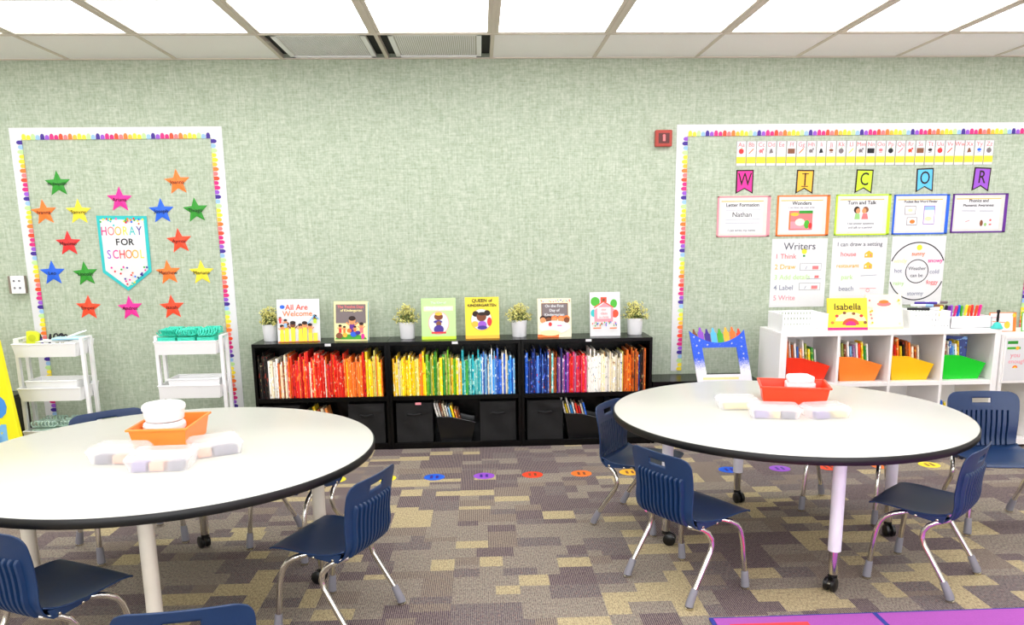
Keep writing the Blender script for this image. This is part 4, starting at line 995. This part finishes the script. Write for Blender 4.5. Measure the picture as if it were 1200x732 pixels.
# ------------------------------------------------------------------ things on the tables
def tub(x, y, rz, w, d, h, mt, label):
    t = thing('supply_tub', (x, y, TH+.0005), rz, label, 'tub')
    b = MB(); k = .018
    A = (-w/2+k, w/2-k, -d/2+k, d/2-k, 0); B = (-w/2+.004, w/2-.004, -d/2+.004, d/2-.004, h)
    vs = [(x_, y_, q[4]) for q in (A, B) for y_ in q[2:4] for x_ in q[:2]]
    b.add(vs, [(0, 2, 3, 1), (0, 1, 5, 4), (2, 6, 7, 3), (0, 4, 6, 2), (1, 3, 7, 5)], mt); b.build('body', t, solid=.0035, bevel=.006)
    b = MB()
    for q in ((-w/2-.006, w/2+.006, -d/2-.006, -d/2+.006), (-w/2-.006, w/2+.006, d/2-.006, d/2+.006), (-w/2-.006, -w/2+.006, -d/2, d/2), (w/2-.006, w/2+.006, -d/2, d/2)): b.box(*q, h-.006, h+.003, mt)
    b.build('rim', t, bevel=.003)
    return t
tub(-1.275, 3.16, .03, .225, .30, .085, 'orange_tub', 'orange plastic tub in the middle of the left table')
tub(1.52, 3.69, -.28, .315, .235, .085, 'red_tub', 'red plastic tub in the middle of the right table')
def bowl(x, y, z, r, h, label, sq=False, seg=32):
    t = thing('plastic_bowl', (x, y, z), .3, label, 'bowl', 'stacked white bowls')
    b = MB(); b.lathe([(r*.86, 0), (r*.92, .004), (r*.99, h*.8), (r*1.04, h*.82), (r*1.04, h), (r*.96, h), (r*.78, .01), (.001, .008)], 'pot_white', seg=seg); b.build('body', t, smooth=True)
    b = MB(); b.lathe([(r*1.0, h), (r*1.02, h+.006), (r*.9, h+.014), (.001, h+.017)], 'white_plastic', seg=seg); b.build('lid', t, smooth=True)
bowl(-1.29, 3.14, TH+.004, .078, .075, 'white lidded bowl in the orange tub, bottom of the stack of two')
bowl(-1.288, 3.142, TH+.097, .08, .055, 'white lidded bowl in the orange tub, top of the stack of two')
t = thing('plastic_bowl', (1.555, 3.715, TH+.004), -.1, 'white angular lidded container standing in the red tub', 'container')
b = MB(); oc = [(-.07, -.05), (-.03, -.075), (.05, -.07), (.075, -.04), (.07, .05), (.03, .07), (-.05, .06)]
b.prism(oc, 'z', 0, .085, 'pot_white'); b.build('body', t, bevel=.008)
b = MB(); b.prism([(p[0]*.93, p[1]*.93) for p in oc], 'z', .085, .118, 'white_plastic'); b.build('lid', t, bevel=.012)
def pbox(x, y, rz, w, d, h, label, ins):
    t = thing('pencil_box', (x, y, TH+.0005), rz, label, 'pencil box', 'clear pencil boxes')
    b = MB(); r = .022; P = []
    for sx, sy, a0 in ((1, 1, 0), (-1, 1, 90), (-1, -1, 180), (1, -1, 270)):
        for k in range(5): a = math.radians(a0+k*22.5); P.append((sx*(w/2-r)+r*math.cos(a), sy*(d/2-r)+r*math.sin(a)))
    b = MB(); n = len(P)
    vs = [(p[0]*.9, p[1]*.88, 0) for p in P]+[(p[0], p[1], h*.66) for p in P]
    b.add(vs, [tuple(range(n-1, -1, -1))]+[(i, (i+1) % n, n+(i+1) % n, n+i) for i in range(n)], 'clear_plastic'); b.build('body', t, smooth=True)
    b = MB(); vs = [(p[0]*1.02, p[1]*1.02, h*.66) for p in P]+[(p[0]*1.02, p[1]*1.02, h*.76) for p in P]+[(p[0]*.9, p[1]*.88, h) for p in P]
    b.add(vs, [(j*n+i, j*n+(i+1) % n, (j+1)*n+(i+1) % n, (j+1)*n+i) for j in range(2) for i in range(n)]+[tuple(range(2*n, 3*n))], 'clear_plastic'); b.build('lid', t, smooth=True)
    for x0, x1, m_ in ins:
        b = MB(); b.box(w*(x0-.5)*.84, w*(x1-.5)*.84, -d*.40, -d*.02, .003, h*.5, mat('insert_'+m_, {'lilac': (156, 142, 182), 'grey': (138, 134, 146), 'peach': (240, 180, 150), 'cream': (232, 216, 156)}[m_], rough=.5)); b.build('insert', t, bevel=.003)
pbox(-1.165, 2.785, .05, .225, .16, .062, 'clear lidded pencil box lying in front of the orange tub', [(.04, .3, 'lilac'), (.36, .62, 'peach'), (.7, .95, 'grey')])
pbox(-1.36, 2.885, -.1, .2, .14, .062, 'clear lidded pencil box lying left of the orange tub', [(.1, .4, 'grey'), (.5, .9, 'peach')])
pbox(-1.035, 2.965, .5, .19, .15, .062, 'clear lidded pencil box lying right of the orange tub', [(.05, .35, 'peach'), (.4, .95, 'grey')])
pbox(1.305, 3.365, -.2, .225, .14, .055, 'clear lidded pencil box in front of the red tub, left of two touching', [(.04, .35, 'lilac'), (.45, .6, 'cream'), (.65, .95, 'grey')])
pbox(1.53, 3.345, .12, .19, .14, .055, 'clear lidded pencil box in front of the red tub, right of two touching', [(.1, .45, 'lilac'), (.6, .95, 'cream')])
pbox(1.2, 3.56, -.1, .19, .14, .055, 'clear lidded pencil box lying left of the red tub', [(.1, .9, 'cream')])

# ------------------------------------------------------------------ crayon box cut-out frame
t = thing('crayon_photo_frame', (1.64, 5.23, .441), -.0, 'blue cut-out frame shaped like a crayon box, standing behind the right table', 'frame', rx=-.12)
sh = Matrix(((1, 0, 0, 0), (0, 1, 0, 0), (0, 0, 1, 0), (0, 0, 0, 1)))
fw, fh = .19, .355
def fm(o, name):
    return o
b = MB(); N = 20
outer_top = [(-fw+2*fw*k/N, fh-.002-.085*(math.cos((k/N-.5)*PI))**.8) for k in range(N+1)]
ix, iz0, iz1 = fw*.63, .05, .235
m_ = mat('crayon_box_blue', (24, 86, 222), rough=.45)
nt = m_.node_tree; bs = nt.nodes['Principled BSDF']; tcn = nt.nodes.new('ShaderNodeTexCoord'); sp = nt.nodes.new('ShaderNodeSeparateXYZ'); nt.links.new(tcn.outputs['Object'], sp.inputs[0])
mr = nt.nodes.new('ShaderNodeMapRange'); mr.inputs['From Min'].default_value = .06; mr.inputs['From Max'].default_value = .17; nt.links.new(sp.outputs['Z'], mr.inputs['Value'])
nn = nt.nodes.new('ShaderNodeTexNoise'); nn.inputs['Scale'].default_value = 120; nt.links.new(tcn.outputs['Object'], nn.inputs['Vector'])
aa = nt.nodes.new('ShaderNodeMath'); aa.operation = 'MULTIPLY_ADD'; aa.inputs[1].default_value = .9; nt.links.new(nn.outputs['Fac'], aa.inputs[0]); 
sb = nt.nodes.new('ShaderNodeMath'); sb.operation = 'SUBTRACT'; sb.inputs[1].default_value = .45; nt.links.new(mr.outputs[0], sb.inputs[0]); nt.links.new(sb.outputs[0], aa.inputs[2])
cr = nt.nodes.new('ShaderNodeValToRGB'); cr.color_ramp.elements[0].color = lin((250, 248, 252)); cr.color_ramp.elements[0].position = .15; cr.color_ramp.elements[1].color = lin((24, 86, 222)); cr.color_ramp.elements[1].position = .9
nt.links.new(aa.outputs[0], cr.inputs[0]); nt.links.new(cr.outputs[0], bs.inputs['Base Color'])
skew = .17
def sk(p): return (p[0]-skew*(p[1]-.2)*1.0, p[1]-.0*p[0])
def ring(y0, y1):
    # four bars round the opening; the top one has the scooped edge
    b.prism([sk(p) for p in [(-fw, 0), (fw, 0), (ix, iz0), (-ix, iz0)]], 'y', y0, y1, m_)
    b.prism([sk(p) for p in [(-fw, 0), (-ix, iz0), (-ix, iz1), (-fw, fh-.002)]], 'y', y0, y1, m_)
    b.prism([sk(p) for p in [(fw, 0), (fw, fh-.002), (ix, iz1), (ix, iz0)]], 'y', y0, y1, m_)
    for k in range(N):
        p, q = outer_top[k], outer_top[k+1]; g = lambda v: (-ix+2*ix*v, iz1)
        b.prism([sk(g(k/N)), sk(g((k+1)/N)), sk(q), sk(p)], 'y', y0, y1, m_)
ring(-.006, .006); b.build('frame', t)
a = Art(-.0063)
for x_, z_ in ((-.165, .31), (-.155, .25), (-.15, .2), (-.16, .14), (-.145, .1), (.165, .3), (.155, .24), (.16, .19), (.155, .16), (.165, .11), (.15, .09), (-.08, .255), (.09, .262), (-.13, .285)):
    x2, z2 = sk((x_, z_)); r_ = .009
    a = Art(-.0063); a.poly([(x2+(r_ if k % 2 == 0 else r_*.3)*math.cos(k*PI/4), z2+(r_ if k % 2 == 0 else r_*.3)*math.sin(k*PI/4)) for k in range(8)], 'white_paper'); a.build('star', t)
a = Art(-.0063); a.rect(-.12, .13, .014, .03, 'p_cream'); a.build('yellow_band', t)
for k, (m2, zz) in enumerate((('p_brown', .0), ('p_purple', .03), ('p_navy', .02), ('p_sky', .04), ('p_green', .03), ('p_amber', .035), ('p_orange', .03), ('p_redorange', .0))):
    cx_ = -.155+k*.0443; w2 = .019
    base = fh-.085*(math.cos(((cx_+fw)/(2*fw)-.5)*PI))**.8-.022
    tp_ = fh-.018+zz*.6-.02*(1-abs(k-3.5)/3.5)
    b = MB(); b.prism([sk(p) for p in [(cx_-w2, base), (cx_+w2, base), (cx_+w2, tp_-.008), (cx_+w2*.6, tp_-.004), (cx_+w2*.22, tp_+.026), (cx_-w2*.22, tp_+.026), (cx_-w2*.6, tp_-.004), (cx_-w2, tp_-.008)]], 'y', .0065, .012, m2)
    b.prism([sk(p) for p in [(cx_-w2, tp_-.02), (cx_+w2, tp_-.02), (cx_+w2, tp_-.014), (cx_-w2, tp_-.014)]], 'y', .004, .0064, 'hair' if 0 else m2)
    b.build('crayon', t)
b = MB(); b.prism([(.006, .045), (.05, 0), (.055, 0), (.012, .045)], 'x', -.03, .03, 'white_plastic'); b.build('easel_back', t)

# ------------------------------------------------------------------ trolleys
def trolley(x, y, rz, label, W=.40, Dp=.25):
    t = thing('storage_trolley', (x, y, 0), rz, label, 'trolley', 'white three-tier trolleys')
    for z in (.14, .425, .715):
        b = MB(); h = .085; k = .012
        vs = []
        A = (-W/2+k, W/2-k, -Dp/2+k, Dp/2-k, z); B = (-W/2, W/2, -Dp/2, Dp/2, z+h)
        vs = [(x_, y_, q[4]) for q in (A, B) for y_ in q[2:4] for x_ in q[:2]]
        b.add(vs, [(0, 2, 3, 1), (0, 1, 5, 4), (2, 6, 7, 3), (0, 4, 6, 2), (1, 3, 7, 5)], 'white_metal'); tr = b.build('tray', t, solid=.003, bevel=.006)
        b = MB(); p = [(-W/2, -Dp/2), (W/2, -Dp/2), (W/2, Dp/2), (-W/2, Dp/2)]
        b.tube([(*q, z+h) for q in p+p[:1]], .0045, 'white_metal', 8); b.build('rim', tr, smooth=True)
    for sx in (-1, 1):
        for sy in (-1, 1):
            b = MB(); x0 = sx*(W/2+.009); b.box(x0-.011, x0+.011, sy*.055-.014, sy*.055+.014, .06, .82, 'white_metal'); pl = b.build('post', t, bevel=.002)
            b = MB(); b.lathe([(.022, -.009), (.025, -.006), (.025, .006), (.022, .009)], 'black_plastic', sy*.055, .026, 18, 'x')
            for i_, v in enumerate(b.v): b.v[i_] = (v[0]+x0, v[1], v[2])
            b.box(x0-.004, x0+.004, sy*.055-.01, sy*.055+.01, .026, .062, 'black_plastic'); b.build('caster', pl, smooth=True)
        b = MB(); b.box(sx*(W/2+.009)-.011, sx*(W/2+.009)+.011, -.069, .069, .82, .832, 'white_metal'); b.build('handle', t, bevel=.003)
    return t
LX, LY = -2.81, 5.225; RX, RY = -1.915, 5.225
trolley(LX, LY, 0, 'white three-tier trolley near the left edge, holding scissors and papers')
trolley(RX, RY, 0, 'white three-tier trolley left of the black bookcases, topped with teal bundles')
def tray(x, y, z, w, d, h, label):
    t = thing('white_tray', (x, y, z), 0, label, 'tray', 'white trays on the trolleys')
    b = MB(); A = (-w/2+.015, w/2-.015, -d/2+.015, d/2-.015, 0); B = (-w/2, w/2, -d/2, d/2, h)
    vs = [(x_, y_, q[4]) for q in (A, B) for y_ in q[2:4] for x_ in q[:2]]
    b.add(vs, [(0, 2, 3, 1), (0, 1, 5, 4), (2, 6, 7, 3), (0, 4, 6, 2), (1, 3, 7, 5)], 'white_plastic'); b.build('body', t, solid=.003, bevel=.006)
    b = MB(); b.tube([(-w/2, -d/2, h), (w/2, -d/2, h), (w/2, d/2, h), (-w/2, d/2, h), (-w/2, -d/2, h)], .005, 'white_plastic', 8); b.build('rim', t, smooth=True); return t
tray(LX+.0, LY+.005, .432, .33, .19, .12, 'white tray set into the middle tier of the left trolley')
tray(RX+.02, RY+.005, .432, .33, .19, .115, 'white tray set into the middle tier of the right trolley')
# top tier of the left trolley
z0 = .722
t = thing('tape_dispenser', (LX-.15, LY+.02, z0), .2, 'lime green gadget standing in the left corner of the left trolley', 'tape dispenser')
b = MB(); b.prism([(-.035, 0), (.04, 0), (.055, .125), (.03, .145), (-.02, .15)], 'y', -.025, .025, mat('lime_gadget', (214, 222, 30), rough=.4)); b.build('body', t, bevel=.006)
b = MB(); b.lathe([(.022, -.0255), (.022, -.029), (.012, -.029)], mat('lime_dark', (190, 196, 20), rough=.4), .012, .105, 20, 'y'); b.build('reel', t, smooth=True)
for k, (dx, cn, m_) in enumerate(((-.075, 'navy', 'p_navy'), (-.055, 'black', 'black_plastic'))):
    t = thing('marker_pen', (LX+dx, LY+.03, z0), 0, f'{cn} marker standing on the left trolley beside the lime gadget', 'marker', ry=.2*(k*2-1))
    b = MB(); b.tube([(0, 0, 0), (0, 0, .1)], .008, m_, 10); b.build('barrel', t, smooth=True); b = MB(); b.tube([(0, 0, .1), (0, 0, .104), (0, 0, .128)], [.0095, .0095, .006], 'ink', 10); b.build('cap', t, smooth=True)
for k, dx in enumerate((-.0, .035)):
    t = thing('scissors', (LX+dx-.01, LY+.03, z0), 0, f'black handled scissors standing on the left trolley, {("left", "right")[k]} of the two', 'scissors', 'scissors on the trolley', ry=.25)
    b = MB()
    for s_ in (-1, 1): b.prism([(s_*.002, 0), (s_*.007, .01), (s_*.008, .08), (s_*.001, .085)], 'y', -.001+s_*.0011, .001+s_*.0011, 'nickel')
    b.build('blades', t)
    b = MB()
    for s_ in (-1, 1): b.tube([(s_*.014+.013*math.cos(a_), 0, .106+.021*math.sin(a_)) for a_ in [2*PI*q/14 for q in range(15)]], .0055, 'ink', 8)
    b.build('handles', t, smooth=True)
for k, (dx, dy, rz) in enumerate(((.02, -.02, .1), (.05, .01, .5))):
    t = thing('paper_sheets', (LX+dx, LY+dy, z0+.084+.004*k), rz, ('stack of white paper slips' if k == 0 else 'loose white folded paper')+' lying across the left trolley', 'papers')
    MB().box(-.1, .1, -.05, .05, 0, .003, 'white_paper').build('sheets', t)
t = thing('pencil_case', (LX+.115, LY+.0, z0+.093), .12, 'pale blue flat case lying on the right of the left trolley', 'case')
b = MB(); b.box(-.1, .1, -.055, .055, 0, .016, mat('pale_blue_case', (196, 232, 236), rough=.4)); b.build('body', t, bevel=.005)
b = MB(); b.box(-.095, .095, -.0565, -.055, .006, .009, 'light_blue'); b.build('zip', t)
for k in range(3):
    t = thing('paintbrush', (LX+.1+.02*k, LY+.01, z0+.112+.004*k), .3, f'white stick lying on the pale blue case, {ORD[k]} from the front', 'stick', 'white sticks on the case', ry=-.35)
    MB().tube([(-.07, k*.012, 0), (.07, k*.012, 0)], .004, 'white_plastic', 8).build('stick', t, smooth=True)

# teal bundles on the right trolley and bags on the lower tiers
def bundle(x, y, z, w, d, h, mt, label, seed, name='paper_bundle', cat='bundle', group=None):
    t = thing(name, (x, y, z), 0, label, cat, group); rr = random.Random(seed)
    b = MB()
    for r in range(6):
        y_ = -d/2+.016+(d-.032)*r/5; n = 64; pts = []; ph = rr.uniform(0, 6); tr = 5+rr.random()*2
        for k in range(n+1):
            u_ = k/n; a_ = ph+u_*tr*2*PI
            pts.append((-w/2+.014+(w-.028)*u_+.014*math.cos(a_), y_+.014*math.sin(a_+ph), h-.032+.019*math.sin(a_)))
        b.tube(pts, .0045, mt, 6)
    b.box(-w/2+.006, w/2-.006, -d/2+.004, d/2-.004, 0, h-.062, mt)
    b.build('bundle', t); return t
M['teal_foil'] = mat('teal_foil', (60, 212, 182), rough=.35, vary=.35, scale=60)
for k in range(3):
    t = bundle(RX-.125+k*.125, RY, z0, .122, .21, .165, 'teal_foil', f'teal crinkled paper bundle on the right trolley, {("left", "middle", "right")[k]} of three', 50+k, group='teal bundles on the right trolley')
M['bag_film'] = mat('bag_film', (190, 218, 204), rough=.3, vary=.4, scale=30)
for k in range(2):
    bundle(LX-.08+k*.17, LY, .147, .165, .2, .15, 'bag_film', f'pale green crumpled bag on the bottom tier of the left trolley, {("left", "right")[k]} of two', 60+k, 'plastic_bag', 'bag', 'bags on the bottom tier')

# ------------------------------------------------------------------ yellow board at the left edge
t = thing('letter_board', (-2.98, 4.86, 0), -.12, 'tall bright yellow board with pale blue letters at the left edge', 'board', rx=0)
b = MB(); b.prism([(-.36, 0), (.13, 0), (.045, .86), (-.36, .90)], 'y', -.015, .015, 'yellow_board'); b.build('board', t, bevel=.002)
b = MB(); b.box(-.36, .14, -.1, .1, 0, .03, 'black_plastic'); b.build('base', t)
text('O', .19, -.035, -.0165, .44, 'sky_blue', t, weight=.014); text('M', .2, -.045, -.0165, .25, 'light_blue', t, weight=.01); text('R', .16, -.035, -.0165, .62, 'p_cream', t, weight=.006)
t = thing('storage_crate', (-3.07, 5.2, 0), 0, 'dark crate behind the yellow board, left of the trolley', 'crate')
b = MB(); b.box(-.14, .0, -.12, .12, 0, .44, mat('crate_dark', (58, 50, 44), rough=.6)); b.build('body', t, bevel=.008)
b = MB(); b.box(-.145, .005, -.125, .125, .44, .46, 'black_plastic'); b.build('lid', t, bevel=.004)
b = MB(); b.box(-.04, 0, -.123, -.12, .1, .3, 'p_red'); b.build('red_label', t)

# ------------------------------------------------------------------ floor spots and rug
for k, (x_, m_, cn) in enumerate(((-.905, 'p_yellow', 'yellow'), (-.60, 'p_yellow', 'yellow'), (-.304, 'p_blue', 'blue'), (0, 'p_purple', 'purple'), (.298, 'p_redorange', 'red orange'), (.60, 'p_orange', 'orange'), (.90, 'p_amber', 'yellow'),
                                 (1.522, 'p_blue', 'blue'), (1.842, 'p_purple', 'purple'), (2.15, 'p_redorange', 'red orange'), (2.49, 'p_orange', 'orange'), (2.795, 'p_yellow', 'yellow'))):
    nx_ = {0: 'first from the left', 1: 'second from the left', 2: 'left of the purple one', 3: 'between the bookcase and the open carpet', 4: 'right of the purple one', 5: 'in the open carpet beside the chair legs',
           6: 'behind the legs of the chair left of the right table', 7: 'under the left part of the right table', 8: 'under the right table', 9: 'behind the front leg of the right table', 10: 'beside the back right table leg', 11: 'right of the right table, near the far chair'}[k]
    t = thing('floor_spot', (x_, 4.605, 0), 0, f'{cn} round floor marker, {nx_}', 'floor marker', 'round floor markers in a row')
    b = MB(); b.lathe([(.064, 0.0002), (.064, .0015), (.062, .002), (.001, .002)], m_, seg=32); b.build('disc', t, smooth=True)
    b = MB(); dk = 'p_navy' if cn in ('blue', 'purple') else 'p_brown'
    for sx in (-1, 1): b.lathe([(.009, .002), (.009, .0026), (.001, .0026)], dk, sx*.017, .018, 12); b.box(sx*.017-.008, sx*.017+.008, -.03, .008, .002, .0026, dk)
    b.build('foot_marks', t)
t = thing('classroom_rug', (2.4, 1.7, 0), 0, 'purple and red rug with a blue edge in the lower right corner', 'rug')
b = MB(); b.box(-1.56, 1.56, -1.0, 1.008, 0.0005, .009, 'rug_blue'); b.build('edge', t, bevel=.004)
b = MB(); b.box(-1.545, 1.545, -.99, .993, .009, .0115, 'rug_purple'); b.build('pile', t)
for k in range(4):
    for j in range(3):
        x0, x1 = -1.545+.62*k, -1.545+.62*(k+1); y1, y0 = .993-.62*j, .993-.62*(j+1)
        b = MB(); cc = ['rug_red', 'rug_purple', 'rug_purple', 'rug_purple'][(k+j) % 4]
        if k == 0: b.box(x0+.045, x1-.28, max(y0+.06, -.95), y1-.05, .0115, .0122, 'rug_red' if j == 0 else cc); b.build('square', t)
for k in range(1, 4):
    b = MB(); b.box(-1.545+.62*k-.009, -1.545+.62*k+.009, -.99, .993, .0116, .0126, 'rug_blue'); b.build('seam', t)
# ------------------------------------------------------------------ world, view, camera
w = bpy.data.worlds.new('World'); S.world = w; w.use_nodes = True
w.node_tree.nodes['Background'].inputs[0].default_value = (.9, .92, 1, 1); w.node_tree.nodes['Background'].inputs[1].default_value = .3
cam = bpy.data.cameras.new('Camera'); co = bpy.data.objects.new('Camera', cam); COL.objects.link(co); S.camera = co
cam.sensor_width = 36; cam.sensor_fit = 'HORIZONTAL'; cam.lens = F/1200*36
cam.shift_x = (600-PPX)/1200; cam.shift_y = (PPY-366)/1200
cam.clip_start = .05
rt, dn, fw_ = [Vector(r) for r in RM]
mw = Matrix(((rt.x, -dn.x, -fw_.x, 0), (rt.y, -dn.y, -fw_.y, 0), (rt.z, -dn.z, -fw_.z, CH), (0, 0, 0, 1)))
co.matrix_world = mw
S.view_settings.view_transform = 'Standard'; S.view_settings.look = 'None'; S.view_settings.gamma = 1
S.view_settings.use_curve_mapping = False; S.view_settings.exposure = EXPO
